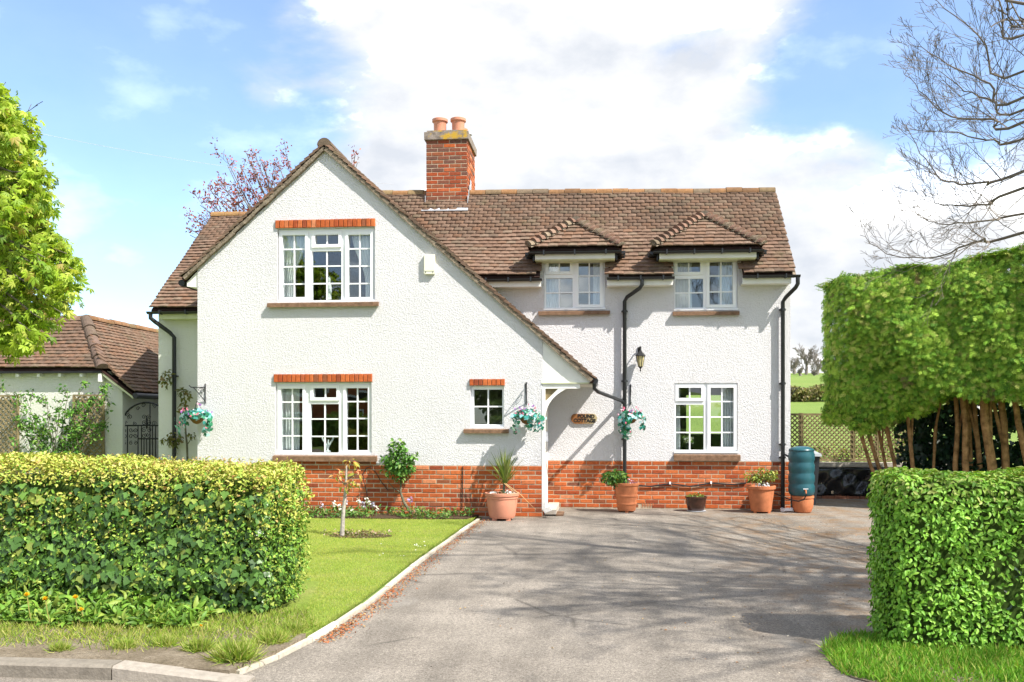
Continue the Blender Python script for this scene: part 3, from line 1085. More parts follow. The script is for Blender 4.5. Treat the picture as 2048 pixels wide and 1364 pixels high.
def tile_roof(parent, e0, e1, r0, r1, weights=None, keep=None, n_ind=300, gauge=.1, wfun=None, wob=.010):
    e0, e1, r0, r1 = map(Vector, (e0, e1, r0, r1))
    vl = ((r0 + r1) / 2 - (e0 + e1) / 2).length
    rows = int(round(vl / gauge))
    items = []
    ph = random.uniform(0, 6)
    for i in range(rows):
        a = i / rows
        Lp, Rp = e0.lerp(r0, a), e1.lerp(r1, a)
        ln = (Rp - Lp).length
        if ln < .06:
            continue
        u = (Rp - Lp) / ln
        vv = ((r0.lerp(r1, .5)) - (e0.lerp(e1, .5)))
        vv = (vv - u * vv.dot(u)).normalized()
        n = u.cross(vv).normalized()
        x = -.0825 * (i % 2) + random.uniform(-.006, .006)
        while x < ln:
            p, q = max(x, 0), min(x + .163, ln)
            x += .166
            if q - p < .025:
                continue
            base = Lp + u * ((p + q) / 2)
            if keep and not keep(base):
                continue
            wv = math.sin(base.x * 1.3 + base.y * .9 + i * .35 + ph) * wob + math.sin(base.x * 3.1 + ph + i * .12) * wob * .5
            pos = base + vv * (wv + random.uniform(-.007, .007)) + n * (.042 + wv * .6 + random.uniform(-.002, .003))
            tilt = .20 + random.uniform(-.02, .02)
            v2 = (vv * math.cos(tilt) - n * math.sin(tilt))
            rl = random.uniform(-.012, .012)
            u2 = (u + n * rl + vv * random.uniform(-.012, .012)).normalized()
            n2 = u2.cross(v2).normalized()
            wt = wfun(base) if wfun else (weights or TW_PINK)
            ci = random.choices(range(len(TPAL)), wt)[0]
            m = Matrix((u2 * (q - p), v2, n2)).transposed().to_4x4()
            m.translation = pos
            items.append(((pos - Vector((0, 0, EYE))).length, ci, m))
    items.sort(key=lambda t: t[0])
    for d, ci, m in items[:n_ind]:
        obj('tile', tile_mesh(ci), parent, m)
    V, Fs, C = [], [], []
    for d, ci, m in items[n_ind:]:
        tile_mesh(ci)
        tv, tf = _tm[('v', ci)]
        b = len(V) * len(tv)
        mm = np.array(m)
        V.append(tv @ mm[:3, :3].T + mm[:3, 3])
        Fs.append(np.array(tf) + b)
        C.append(np.tile(TPAL[ci], (len(tv), 1)))
    if V:
        o = obj('tile_courses', mesh_np('tile_courses', np.concatenate(V), np.concatenate(Fs), M['tile'], np.concatenate(C)), parent)
        o['kind'] = 'stuff'


def half_round(name, a, b, r, parent, mat, col, n=10, r2=None, ang=180, up=None, caps=True):
    """half-round ridge or hip piece from a to b (solid)"""
    a, b = Vector(a), Vector(b)
    t = (b - a).normalized()
    upv = Vector(up) if up else Vector((0, 0, 1))
    upv = (upv - t * upv.dot(t)).normalized()
    s = t.cross(upv)
    v = []
    for p, rr in ((a, r), (b, r2 or r)):
        for k in range(n + 1):
            th = R(90 - ang / 2 + ang * k / n)
            v.append(p + (s * math.cos(th) + upv * math.sin(th)) * rr)
    f = [(k, k + 1, n + 2 + k, n + 1 + k) for k in range(n)]
    f += [tuple(range(n, -1, -1)), tuple(range(n + 1, 2 * n + 2)), (0, n + 1, 2 * n + 1, n)]
    o = MB().add(v, f, tuple(c * f_ for c, f_ in zip(col, (.60, .56, .56)))).build(name, mat, parent, useco=True)
    return fix_normals(o)


def ridge(parent, a, b, r=.105, seg=.3, cols=None):
    a, b = Vector(a), Vector(b)
    n = max(1, int(round((b - a).length / seg)))
    for i in range(n):
        p, q = a.lerp(b, i / n), a.lerp(b, (i + 1) / n)
        d = (q - p).normalized()
        j = Vector((0, 0, random.uniform(-.008, .008)))
        half_round('ridge_tile', p + d * .004 + j, q - d * .004 + j, r * random.uniform(.97, 1.03), parent, M['tile'], random.choice(cols or [(.34, .20, .10), (.40, .24, .13), (.30, .22, .12), (.36, .27, .13)]))


# main roof (front slope) with notches for the two dormer windows
YE, YT = 15.38, 17.09
eL, eR = W(965, 553, YE), W(1592, 549, YE)
rL_, rR_ = W(780, 391, YT), W(1550, 386, YT)
eL0 = Vector((-4.5, YE, eL.z)); rL0 = Vector((-4.5, YT, rL_.z))
eR = Vector((eR.x, YE, eR.z)); rR = Vector((eR.x, YT, rR_.z))


def on_main(x, y):
    t = (y - YE) / (YT - YE)
    s = (x + 4.5) / (eR.x + 4.5)
    return Vector((x, y, (eL0.z + (eR.z - eL0.z) * s) * (1 - t) + (rL0.z + (rR.z - rL0.z) * s) * t))


nt = 16.15
prof = [on_main(-4.3, YE), on_main(d4[0] - .06, YE), on_main(d4[0] - .06, nt), on_main(d4[1] + .06, nt), on_main(d4[1] + .06, YE), on_main(d5[0] - .06, YE), on_main(d5[0] - .06, nt),
        on_main(d5[1] + .06, nt), on_main(d5[1] + .06, YE), on_main(eR.x - .02, YE), on_main(eR.x - .02, YT), on_main(-4.3, YT)]
mroof = MB().panel([prof], (0, .03, -.05)).build('main_roof', M['tile_deck'], cot)
gx = lambda x: apz - SL * (x - APX.x)      # gable right slope height


def keep_main(b):
    if b.z < gx(b.x) - .02:
        return False
    for d in (d4, d5):
        if d[0] - .05 < b.x < d[1] + .05 and b.y < 16.0:
            return False
    return True


def w_main(b):
    t = (b.x + 2) / (eR.x + 2) + random.uniform(-.25, .25)
    return TW_PINK if t < .55 else TW_BROWN


tile_roof(mroof, eL0, eR, rL0, rR, keep=keep_main, wfun=w_main)
ridge(mroof, (-4.2, YT + .02, rL0.z + .0), (eR.x - .01, YT + .02, rR.z + .0), cols=[(.36, .20, .09), (.42, .24, .11), (.33, .25, .14), (.40, .30, .15), (.30, .24, .16)])
MB().panel([[Vector((-3.6, YT + .06, rL0.z - .03)), Vector((eR.x, YT + .06, rR.z - .03)), Vector((eR.x, 19.7, 3.25)), Vector((-3.6, 19.7, 3.25))]], (0, .03, .04)).build('rear_slope', M['oxide'], mroof)
# right verge mortar
MB().ob((on_main(eR.x, YE) + on_main(eR.x, YT)) / 2 + Vector((-.03, 0, -.012)), (.03, 0, 0), (on_main(eR.x, YT) - on_main(eR.x, YE)) / 2, (0, .01, -.012)).build('verge_mortar', M['verge'], mroof)

# left wing roof
yl, yt2 = 15.0, 17.55
le, lr = W(300, 618, yl), W(424, 436, yt2)
lx = le.x
lroof = MB().panel([[Vector((lx + .02, yl, le.z - .02)), Vector((-3.9, yl, le.z - .02)), Vector((-3.9, yt2, lr.z - .02)), Vector((lr.x + .02, yt2, lr.z - .02))]], (0, .03, -.04)).build('left_wing_roof', M['tile_deck'], cot)
gl = lambda x: apz - SL * (APX.x - x)
tile_roof(lroof, (lx, yl, le.z), (-4.4, yl, le.z), (lr.x, yt2, lr.z), (-4.4, yt2, lr.z), weights=TW_PINK, keep=lambda b: b.z > gl(b.x) - .05 or b.x < XGL - .3)
ridge(lroof, (lr.x, yt2 + .02, lr.z + .02), (-4.5, yt2 + .02, lr.z + .02), cols=[(.48, .30, .13), (.45, .26, .12)])
MB().panel([[Vector((lr.x, yt2 + .05, lr.z - .03)), Vector((-3.6, yt2 + .05, lr.z - .03)), Vector((-3.6, 20.1, 3.4)), Vector((lx, 20.1, 3.4))]], (0, .03, .04)).build('rear_slope', M['oxide'], lroof)

# gable roof: two slopes with a verge over the front wall
YV = YG - .045
xr_low = W(1189, 760, YG).x
xl_low = W(366, 540, YG).x
grz = apz + .035
zs_ = lambda dx: grz - SL * dx
yv = lambda z: YE + (z - eL0.z) / ((rL0.z - eL0.z) / (YT - YE))
dx_e = (grz - 4.05) / SL
right_poly = [Vector((APX.x, YV, grz)), Vector((xr_low, YV, zs_(xr_low - APX.x))), Vector((xr_low, YR - .02, zs_(xr_low - APX.x))), Vector((APX.x + dx_e, YR - .02, 4.05)), Vector((APX.x, 17.3, grz))]
groof = MB().panel([right_poly], (-.03, 0, -.036)).build('gable_roof', M['tile_deck'], cot)
left_poly = [Vector((APX.x - .001, YV, grz)), Vector((APX.x - .001, 17.6, grz)), Vector((xl_low, 17.6, zs_(APX.x - xl_low))), Vector((xl_low, YV, zs_(APX.x - xl_low)))]
MB().panel([left_poly], (.03, 0, -.036)).build('left_slope', M['tile_deck'], groof)


def keep_gr(b):
    if b.y > YR - .05 and b.z < 4.1:
        return False
    return not (b.z > 4.0 and b.y > yv(b.z) + .1)


VERGE_W = [2, .5, 3, 2, .5, 5, 3, 6, 1, 6, 1, 4]
tile_roof(groof, (xr_low, YV - .035, zs_(xr_low - APX.x)), (xr_low, 17.3, zs_(xr_low - APX.x)), (APX.x, YV - .035, grz), (APX.x, 17.3, grz), weights=VERGE_W, keep=keep_gr, n_ind=150, wob=.008)
tile_roof(groof, (xl_low, 17.5, zs_(APX.x - xl_low)), (xl_low, YV - .035, zs_(APX.x - xl_low)), (APX.x, 17.5, grz), (APX.x, YV - .035, grz), weights=VERGE_W, n_ind=150, wob=.008)
ridge(groof, (APX.x, YV - .04, grz + .0), (APX.x, 17.3, grz + .0), r=.115, seg=.32, cols=[(.22, .19, .14), (.25, .20, .14)])
for s, xe in ((1, xr_low - .04), (-1, xl_low + .04)):
    a = Vector((APX.x, YV + .012, grz - .03)); b = Vector((xe, YV + .012, zs_(abs(xe - APX.x)) - .03))
    d = (b - a) / 2
    nn = Vector((SL * s, 0, 1)).normalized()
    nseg = 14
    for k in range(nseg):
        p, q = a.lerp(b, k / nseg), a.lerp(b, (k + 1) / nseg)
        MB().ob((p + q) / 2 + nn * random.uniform(-.006, .004), (q - p) / 2 * .995, (0, .034, 0), nn * random.uniform(.026, .034)).build('verge_mortar', M['verge'], groof)
# boxed eave at the left foot of the gable
zc = zs_(APX.x - xl_low)
MB().panel([[(xl_low + .06, YV + .06, zc - .05), (XGL - .002, YV + .06, zc + .13), (XGL - .002, YV + .06, zc - .14), (xl_low + .06, YV + .06, zc - .12)]], (0, .5, 0)).build('eave_box', M['paint'], cot)
MB().tube([(xl_low - .03, YV + .05, zc - .06), (xl_low - .03, 15.2, zc - .06)], .055, 10).build('gutter', M['black'], cot)


# ---- dormers
def dormer(d, pxl, pxr, pye, pxa, pya, label):
    Yf = 15.30
    a, b = W(pxl, pye, Yf), W(pxr, pye, Yf)
    ze = (a.z + b.z) / 2
    xa = W(pxa, pya, Yf).x
    # ridge front end where the front hip slope (46 deg) meets the ridge height seen
    r = .6
    for _ in range(30):
        z = W(pxa, pya, Yf + r).z
        r = r + (z - ze - r * 1.03) * .5
    za = W(pxa, pya, Yf + r).z
    xa = W(pxa, pya, Yf + r).x
    x0, x1 = a.x, b.x
    yb = 17.0
    for _ in range(30):
        yb = YE + (za - on_main(xa, YE).z) / ((on_main(xa, YT).z - on_main(xa, YE).z) / (YT - YE))
    ye = YE + (ze - on_main(xa, YE).z) / ((on_main(xa, YT).z - on_main(xa, YE).z) / (YT - YE))
    A, B, Pf, Pb = Vector((x0, Yf, ze)), Vector((x1, Yf, ze)), Vector((xa, Yf + r, za)), Vector((xa, yb + .1, za))
    Ab, Bb = Vector((x0, ye + .1, ze)), Vector((x1, ye + .1, ze))
    dz = Vector((0, 0, -.03))
    mb = MB()
    mb.add([A + dz, B + dz, Pf + dz], [(0, 1, 2)]); mb.add([Ab + dz, A + dz, Pf + dz, Pb + dz], [(0, 1, 2, 3)]); mb.add([B + dz, Bb + dz, Pb + dz, Pf + dz], [(0, 1, 2, 3)])
    mb.add([A + dz * 1.6, B + dz * 1.6, Bb + dz * 1.6, Ab + dz * 1.6], [(3, 2, 1, 0)])
    ro = mb.build('dormer_roof', M['tile_deck'], cot)
    ro['label'] = label
    tile_roof(ro, A, B, Pf, Pf + Vector((.02, 0, 0)), weights=TW_PINK, n_ind=120, wob=.003)
    tile_roof(ro, Ab, A, Pb, Pf, weights=TW_BROWN, n_ind=30, wob=.003)
    tile_roof(ro, B, Bb, Pf, Pb, weights=TW_BROWN, n_ind=30, wob=.003)
    # bonnet tiles up the hips
    for P in (A, B):
        dirv = (Pf - P)
        n = int(round(dirv.length / .118))
        upv = Vector((0, -.5, 1)).normalized()
        for k in range(n):
            p = P.lerp(Pf, (k - .12) / n)
            q = P.lerp(Pf, (k + 1.25) / n)
            lift_ = Vector((0, 0, .028))
            half_round('bonnet_tile', p + lift_ + Vector((0, -.01, .012)), q + lift_ - Vector((0, 0, .02)), .115, ro, M['tile'], random.choice([(.38, .25, .18), (.34, .22, .16), (.40, .29, .21), (.36, .30, .21)]), 6, .075, 120, upv)
            half_round('bonnet_bedding', p + Vector((0, -.006, .004)), p.lerp(q, .5), .108, ro, M['verge'], (1, 1, 1), 6, .08, 120, upv)
    half_round('ridge_tile', Pf + Vector((0, -.12, .0)), Pf + Vector((0, .2, .0)), .105, ro, M['tile'], (.25, .22, .17))
    half_round('ridge_tile', Pf + Vector((0, .205, .0)), Pb, .105, ro, M['tile'], (.33, .22, .15))
    # gutter, fascia, soffit, cheeks
    MB().box(x0 + .10, x1 - .10, Yf + .03, Yf + .055, ze - .17, ze - .075).build('fascia', M['paint'], ro)
    MB().box(x0 + .10, x1 - .10, Yf + .056, YR + .02, ze - .186, ze - .165).build('soffit', M['fascia_green'], ro)
    for xx, s in ((x0 + .06, 1), (x1 - .06, -1)):
        MB().box(min(xx, xx + .02 * s), max(xx, xx + .02 * s), Yf + .06, ye + .1, ze - .19, ze - .06).build('fascia', M['black'], ro)
    gut(ro, (x0 - .01, Yf - .03, ze - .055), (x1 + .01, Yf - .03, ze - .055))
    gut(ro, (x0 - .02, Yf - .02, ze - .06), (x0 - .02, ye - .05, ze - .06), Vector((-1, 0, 0)))
    gut(ro, (x1 + .02, Yf - .02, ze - .06), (x1 + .02, ye - .05, ze - .06), Vector((1, 0, 0)))
    for xx, s in ((d[0] - .085, -1), (d[1] + .085, 1)):
        m_ = on_main(xx, YE)
        MB().panel([[(xx, YR - .003, 3.97), (xx, ye + .35, ze + .1), (xx, YR - .003, ze - .06)]], (.02 * s, 0, 0)).build('cheek', M['lead'], ro)
        MB().box(min(xx, xx + s * .07), max(xx, xx + s * .07), YR - .02, YR + .05, 3.99, ze - .15).build('cheek_flashing', M['lead'], ro)
    return ro


def gut(parent, a, b, out=Vector((0, -1, 0)), r=.05):
    a, b = Vector(a), Vector(b)
    t = (b - a).normalized()
    n = 8
    v = []
    for p in (a, b):
        for k in range(n + 1):
            th = math.pi * (1 + k / n)
            v.append(p + out * math.cos(th) * r + Vector((0, 0, math.sin(th) * r * .85)))
        for k in range(n, -1, -1):
            th = math.pi * (1 + k / n)
            v.append(p + out * math.cos(th) * r * .85 + Vector((0, 0, math.sin(th) * r * .7)))
    m = 2 * n + 2
    f = [(k, (k + 1) % m, m + (k + 1) % m, m + k) for k in range(m)]
    f += [tuple(range(m)), tuple(range(2 * m - 1, m - 1, -1))]
    mb = MB().add(v, f)
    nb = max(1, int((b - a).length / .55))
    for k in range(nb + 1):
        p = a.lerp(b, (k + .5) / (nb + 1))
        mb.ob(p + Vector((0, 0, -.012)) + out * .0, t * .012, out * (r + .006), (0, 0, .036))
    return fix_normals(mb.build('gutter', M['black'], parent))


dormer(d4, 1058, 1242, 497, 1152, 447, 'left hipped dormer roof')
dormer(d5, 1307, 1526, 495, 1408, 436, 'right hipped dormer roof')
# eaves gutters and fascias of the main roof
for px0, px1 in ((950, 1084), (1214, 1349), (1486, 1600)):
    a, b = W(px0, 555, YE - .03), W(px1, 554, YE - .03)
    gut(cot, (a.x, YE - .04, 3.945), (b.x, YE - .04, 3.945))
    MB().box(a.x + (.0 if px0 > 1000 else .2), b.x - (.02 if px1 < 1500 else .13), YE + .02, YE + .045, 3.82, 3.93).build('fascia', M['paint'], cot)
    MB().box(a.x + (.0 if px0 > 1000 else .2), b.x - (.02 if px1 < 1500 else .13), YE + .046, YR - .002, 3.822, 3.84).build('soffit', M['paint'], cot)
a, b = W(296, 623, yl), W(396, 621, yl)
gut(cot, (a.x, yl - .02, le.z - .05), (XGL + .1, yl - .02, le.z - .05))
MB().box(lx + .14, XGL + .1, yl + .04, yl + .06, le.z - .17, le.z - .06).build('fascia', M['fascia_green'], cot)
MB().box(lx + .14, XGL + .1, yl + .061, 15.249, le.z - .168, le.z - .15).build('soffit', M['fascia_green'], cot)


# ---- downpipes
def pipe(name, pts, r=.034, brackets=()):
    mb = MB().tube(pts, r, 12)
    o = mb.build(name, M['black'], cot, True)
    for p in brackets:
        MB().tube([(p[0], p[1], p[2] - .02), (p[0], p[1], p[2] + .02)], r * 1.3, 12).build('pipe_collar', M['black'], o, True)
        MB().box(p[0] - .055, p[0] + .055, p[1] + .02, p[1] + .06, p[2] - .012, p[2] + .012).build('pipe_clip', M['black'], o)
    return o


pm = W(1249, 700, YR).x
a = W(1284, 562, YE)
pipe('downpipe', [(a.x, YE - .04, 3.91), (a.x, YE - .04, 3.82), (a.x - .04, YE - .02, 3.76), (pm + .04, YR - .1, 3.64), (pm, YR - .07, 3.57), (pm, YR - .07, .42)], brackets=[(pm, YR - .07, 3.4), (pm, YR - .07, 2.2), (pm, YR - .07, 1.2)])
pr2 = W(1564, 800, YR).x
a = W(1592, 562, YE)
pipe('downpipe', [(a.x + .02, YE - .04, 3.91), (a.x + .02, YE - .04, 3.80), (a.x - .01, YE - .02, 3.74), (pr2 + .04, YR - .1, 3.60), (pr2, YR - .07, 3.53), (pr2, YR - .07, .03)], brackets=[(pr2, YR - .07, 3.4), (pr2, YR - .07, 2.15), (pr2, YR - .07, 1.12), (pr2, YR - .07, .9)])
a = W(1186, 772, YG)
b = W(1245, 802, YR)
pipe('downpipe', [(a.x + .02, YG + .03, 2.13), (a.x + .02, YG + .03, 2.03), (a.x + .08, YG + .12, 1.98), (pm - .05, YR - .1, 1.86), (pm, YR - .07, 1.80)], .03)
MB().tube([(a.x + .03, YG - .03, 2.15), (a.x + .03, YR, 2.15)], .052, 10).build('gutter', M['black'], cot, True)
xd = W(352, 800, 15.25).x
pipe('downpipe', [(lx + .02, yl - .02, le.z - .06), (lx + .02, yl - .02, le.z - .16), (lx + .08, yl + .02, le.z - .22), (xd - .06, 15.15, 3.06), (xd, 15.18, 2.98), (xd, 15.18, .02)], .036, [(xd, 15.18, 2.3), (xd, 15.18, 1.1)])

# ---- chimney
YC = 16.86
c0, c1 = W(852.5, 350, YC).x, W(934, 350, YC).x
zt = W(890, 262, YC).z
zb = 5.0
yc1 = YC + 1.15
ch = MB().box(c0 + .006, c1 - .006, YC + .006, yc1, zb, zt - .16).build('chimney', M['mortar'], cot)
zb2 = W(890, 416, YC).z
brick_wall(ch, (c0, YC - .0, 0), (1, 0, 0), (0, -1, 0), c1 - c0, zb2 - .0, zt - .165, dark=1.0, base=.85)  # front bricks picked darker, putting this face's shade into their colour
brick_wall(ch, (c1, YC + .06, 0), (0, 1, 0), (1, 0, 0), yc1 - YC - .06, zb2 - .3, zt - .165, off=-.06, dark=.3)


def cap_mat():
    t = NT('lichen_concrete')
    c = t.ramp(t.noise(14, 6, 0.65), [(0.3, (.14, .115, .095)), (0.7, (.33, .28, .24))])
    msk = t.ramp(t.noise(3.6, 5, 0.55, vec=None), [(0.56, 0.0), (0.63, 0.9)])
    c = t.mix(msk, c, (.50, .31, .03))
    return t.done(t.bsdf(c, .95, .1, t.bump(t.noise(40, 4), .5, .01)))


M['cap'] = cap_mat()
mb = MB().box(c0 - .035, c1 + .03, YC - .035, yc1 + .03, zt - .163, zt - .02)
mb.ob(((c0 + c1) / 2, (YC + yc1) / 2, zt - .0), ((c1 - c0) / 2 - .01, 0, 0), (0, (yc1 - YC) / 2 - .01, 0), (0, 0, .02))
mb.build('chimney_cap', M['cap'], ch)
for px, yy, s in ((880, YC + .22, 1.0), (916.5, YC + .22, 1.0), (883, YC + .85, .85), (921, YC + .85, 1.0)):
    x = W(px, 250, yy).x
    h = .30 * s
    po = MB().lathe([(.115 * s, 0), (.122 * s, h * .72), (.125 * s, h * .76), (.15 * s, h * .82), (.152 * s, h * .97), (.14 * s, h), (.11 * s, h), (.10 * s, h * .5)], (x, yy, zt - .005), 24).build('chimney_pot', M['terracotta_pink'], ch, True)
mb = MB().lathe([(.03, 0), (.03, .2), (.1, .22), (.02, .3)], (W(934, 250, YC + .95).x, YC + .98, zt), 14)
mb.build('flue_cowl', M['lead'], ch, True)
# lead flashings
pb_ = on_main((c0 + c1) / 2, YC - .26)
pt_ = Vector(((c0 + c1) / 2, YC - .02, zb2 + .01))
MB().panel([[(c0 - .05, YC - .24, on_main(c0, YC - .24).z + .10), (c1 + .05, YC - .24, on_main(c1, YC - .24).z + .10), (c1 + .03, YC - .02, zb2 + .03), (c0 - .03, YC - .02, zb2 + .03)]], (0, -.010, .012)).build('lead_flashing', M['lead'], ch)
for xx, s in ((c0 - .012, -1), (c1 + .012, 1)):
    for k in range(4):
        y0 = YC - .03 + k * .12
        zz = on_main(xx, y0).z + .05
        MB().box(min(xx, xx + .008 * s), max(xx, xx + .008 * s), y0, y0 + .14, zz - .05, zz + .14 + .03).build('lead_flashing', M['lead'], ch)

# ---- porch: boarded gable end, beam, brace, jamb
zp = W(1130, 765, YG).z
xp1 = W(1180, 765, YG).x
MB().panel([[(XGR + .002, YG + .012, zp), (xp1, YG + .012, zp), (xp1, YG + .012, zs_(xp1 - APX.x) - .045), (XGR + .002, YG + .012, zs_(XGR - APX.x) - .045)]], (0, .06, 0)).build('porch_panel', M['paint'], cot)
MB().box(XGR - .015, xp1 - .02, YG - .012, YG + .085, zp - .018, zp - .001).build('porch_drip', M['fascia_green'], cot)
zb_ = zp - .02
MB().box(XGR + .002, W(1160, 770, YG).x, YG + .01, YG + .09, zb_ - .075, zb_).build('porch_beam', M['paint'], cot)
xj = W(1090.5, 900, YG).x
MB().box(XGR - .01, xj, YG - .006, YG + .09, .12, zb_ - .0755).build('porch_jamb', M['paint'], cot)
MB().ob((xj + .03, YG + .04, .13), (.055, 0, .02), (0, .05, 0), (-.02, 0, .03)).build('jamb_foot', M['paint'], cot)
p0, p1, p2_ = W(1090, 828, YG), W(1104, 786, YG), W(1150, 771, YG)
arc = []
cxa, cza = W(1178, 832, YG).x, W(1178, 832, YG).z
for k in range(13):
    th = R(180 - 72 * k / 12)
    px = 1178 + 87 * math.cos(th)
    py = 834 - 66 * math.sin(th)
    arc.append(W(px, py, YG))
outp = [W(1091, 834, YG), W(1091, 802, YG), W(1124, 770, YG), W(1152, 770, YG)]
br = [Vector((q.x, YG + .015, q.z)) for q in arc] + [Vector((q.x, YG + .015, q.z)) for q in reversed(outp)]
MB().panel([br], (0, .06, 0)).build('porch_brace', M['paint'], cot)
MB().panel([[(W(1091, 770, YG).x, YG + .05, W(1091, 770, YG).z), (W(1123, 770, YG).x, YG + .05, W(1123, 770, YG).z), (W(1091, 802, YG).x, YG + .05, W(1091, 802, YG).z)]], (0, .02, 0)).build('opening_infill', M['wood'], cot)  # brown panel across the open triangle, standing in for the dark behind it
MB().panel([[(XGR + .004, YG + .1, zp - .02), (xp1 + .05, YG + .1, zp - .03), (xp1 + .05, YR - .002, zp - .03), (XGR + .004, YR - .002, zp - .02)]], (0, 0, .02)).build('porch_ceiling', M['cream'], cot)
do = MB().box(XGR - .002, XGR + .02, YG + .3, YG + 1.2, .05, 2.02).build('front_door', M['paint'], cot)
MB().ob((XGR + .05, YG + .34, 1.27), (.02, 0, 0), (0, .03, 0), (0, 0, .08)).build('door_knocker', M['lead'], do)
MB().box(XGR + .02, XGR + .2, YG + .25, YR, .0, .1).build('door_step', M['stone'], cot)

# ================================================================== FITTINGS ON THE COTTAGE
# burglar alarm box
a0, a1, b0, b1 = rect(849, 871, 510, 549, YG)
al_ = thing('alarm_box', 'cream alarm box on the gable wall right of the upper window', 'alarm box', ((a0 + a1) / 2, YG, b0))
mb = MB().panel([[(a0, YG - .001, b0 + .02), (a0 + .01, YG - .001, b0), (a1 - .01, YG - .001, b0), (a1, YG - .001, b0 + .02), (a1, YG - .001, b1), (a0, YG - .001, b1)]], (0, -.055, 0))
fix_normals(mb.build('casing', M['alarm'], al_))
MB().box(a0 + .008, a1 - .008, YG - .062, YG - .0565, b0 + .05, b1 - .01).build('cover_plate', M['alarm'], al_)
for sx in (a0 + .03, a1 - .03):
    MB().box(sx - .006, sx + .006, YG - .064, YG - .0575, b0 + .025, b0 + .037).build('screw', M['iron'], al_)

# wall lantern
p = W(1279, 720, YR)
ln = thing('wall_lantern', 'black wall lantern with amber glass right of the central downpipe', 'lantern', (p.x, YR, p.z))
MB().box(p.x - .03, p.x + .03, YR - .02, YR - .001, p.z + .02, p.z + .22).build('back_plate', M['iron'], ln)
q = p + Vector((.01, -.14, 0))
MB().tube([(p.x, YR - .01, p.z + .16), (p.x, YR - .06, p.z + .22), (q.x, q.y, p.z + .215), (q.x, q.y, p.z + .15)], .012, 8).build('arm', M['iron'], ln, True)
MB().lathe([(.09, .06), (.088, .07), (.03, .13), (.02, .15), (.012, .17)], (q.x, q.y, q.z), 6).build('lamp_roof', M['iron'], ln)
MB().lathe([(.035, -.12), (.066, .058)], (q.x, q.y, q.z), 6).build('lamp_glass', M['lampglass'], ln)
for k in range(6):
    t = math.pi * 2 * k / 6
    MB().tube([(q.x + .037 * math.cos(t), q.y + .037 * math.sin(t), q.z - .12), (q.x + .069 * math.cos(t), q.y + .069 * math.sin(t), q.z + .06)], .006, 5).build('lamp_rib', M['iron'], ln)
MB().lathe([(.004, -.205), (.014, -.19), (.008, -.17), (.016, -.15), (.04, -.12)], (q.x, q.y, q.z), 8).build('finial', M['iron'], ln, True)


# house name board
def sign_mat():
    t = NT('varnished_elm')
    sep = t.n('ShaderNodeSeparateXYZ'); t.l(t.pos(), sep.inputs[0])
    g = t.noise(18, 5, .6, sc=(1, 1, 7))
    base = t.ramp(g, [(.3, (.20, .07, .02)), (.7, (.34, .15, .05))])
    mr = t.n('ShaderNodeMapRange')
    p_ = W(1168, 837, YR)
    mr.inputs['From Min'].default_value = p_.x - .05
    mr.inputs['From Max'].default_value = p_.x + .2
    t.l(sep.outputs['X'], mr.inputs['Value'])
    c = t.mix(mr.outputs[0], base, (.45, .37, .20))
    return t.done(t.bsdf(c, .55, .3))


p = W(1168, 837, YR)
sg = thing('name_board', 'oval varnished wooden name board on the porch wall', 'sign', (p.x, YR, p.z))
pts = []
hw, hh = .225, .087
for k in range(24):
    t = 2 * math.pi * k / 24
    cx_ = (hw - hh) * (1 if math.cos(t) > 0 else -1)
    pts.append((p.x + cx_ + hh * math.cos(t), YR - .004, p.z + hh * math.sin(t) * (1 + .05 * math.sin(3 * t))))
fix_normals(MB().panel([pts], (0, -.028, 0)).build('board', sign_mat(), sg))
for txt, dz, dx in (('POUND', .012, .035), ('COTTAGE', -.062, .01)):
    cu = bpy.data.curves.new('lettering', 'FONT')
    cu.body = txt
    cu.size = .082
    cu.align_x = 'CENTER'
    cu.extrude = .002
    cu.offset = .004
    to = bpy.data.objects.new('lettering', cu)
    COL.objects.link(to)
    to.rotation_euler = (R(90), R(1.5), 0)
    to.location = (p.x + dx, YR - .0345, p.z + dz)
    bpy.context.view_layer.update()
    me = bpy.data.meshes.new_from_object(to.evaluated_get(bpy.context.evaluated_depsgraph_get()))
    mw = to.matrix_world.copy()
    bpy.data.objects.remove(to)
    me.transform(mw)
    me.materials.clear(); me.materials.append(M['iron'])
    obj('lettering', me, sg)


# hanging baskets
def spiral(c, r0, turns, u, v, n=26, start=0):
    out = []
    for i in range(n):
        t = i / (n - 1)
        a = start + turns * 2 * math.pi * t
        r = r0 * (1 - .8 * t)
        out.append(Vector(c) + Vector(u) * r * math.cos(a) + Vector(v) * r * math.sin(a))
    return out


def bracket(pw, out, label, reach=.26, size=.3):
    """scroll bracket: pw = wall point (top), out = direction away from the wall"""
    pw, out = Vector(pw), Vector(out)
    b = thing('basket_bracket', label, 'bracket', pw)
    MB().tube([pw + out * .012 + Vector((0, 0, .06)), pw + out * .012 - Vector((0, 0, size))], .009, 6).build('upright', M['iron'], b)
    MB().tube([pw + out * .012, pw + out * reach, pw + out * (reach + .03) + Vector((0, 0, .03))], .008, 6).build('arm', M['iron'], b)
    MB().tube([pw + out * .015 - Vector((0, 0, size * .85)), pw + out * reach * .5 - Vector((0, 0, size * .35)), pw + out * reach * .85], .007, 6).build('stay', M['iron'], b)
    MB().tube(spiral(pw + out * (reach * .3) - Vector((0, 0, size * .2)), .05, 1.4, out, Vector((0, 0, 1))), .005, 5).build('scroll', M['iron'], b)
    return b


TEAL = [(.03, .22, .17), (.06, .36, .32), (.02, .15, .09), (.22, .55, .55), (.04, .26, .12), (.02, .10, .05), (.40, .62, .64)]
PINK = [(.70, .20, .30), (.75, .35, .45), (.60, .12, .20), (.78, .60, .68), (.30, .12, .42)]


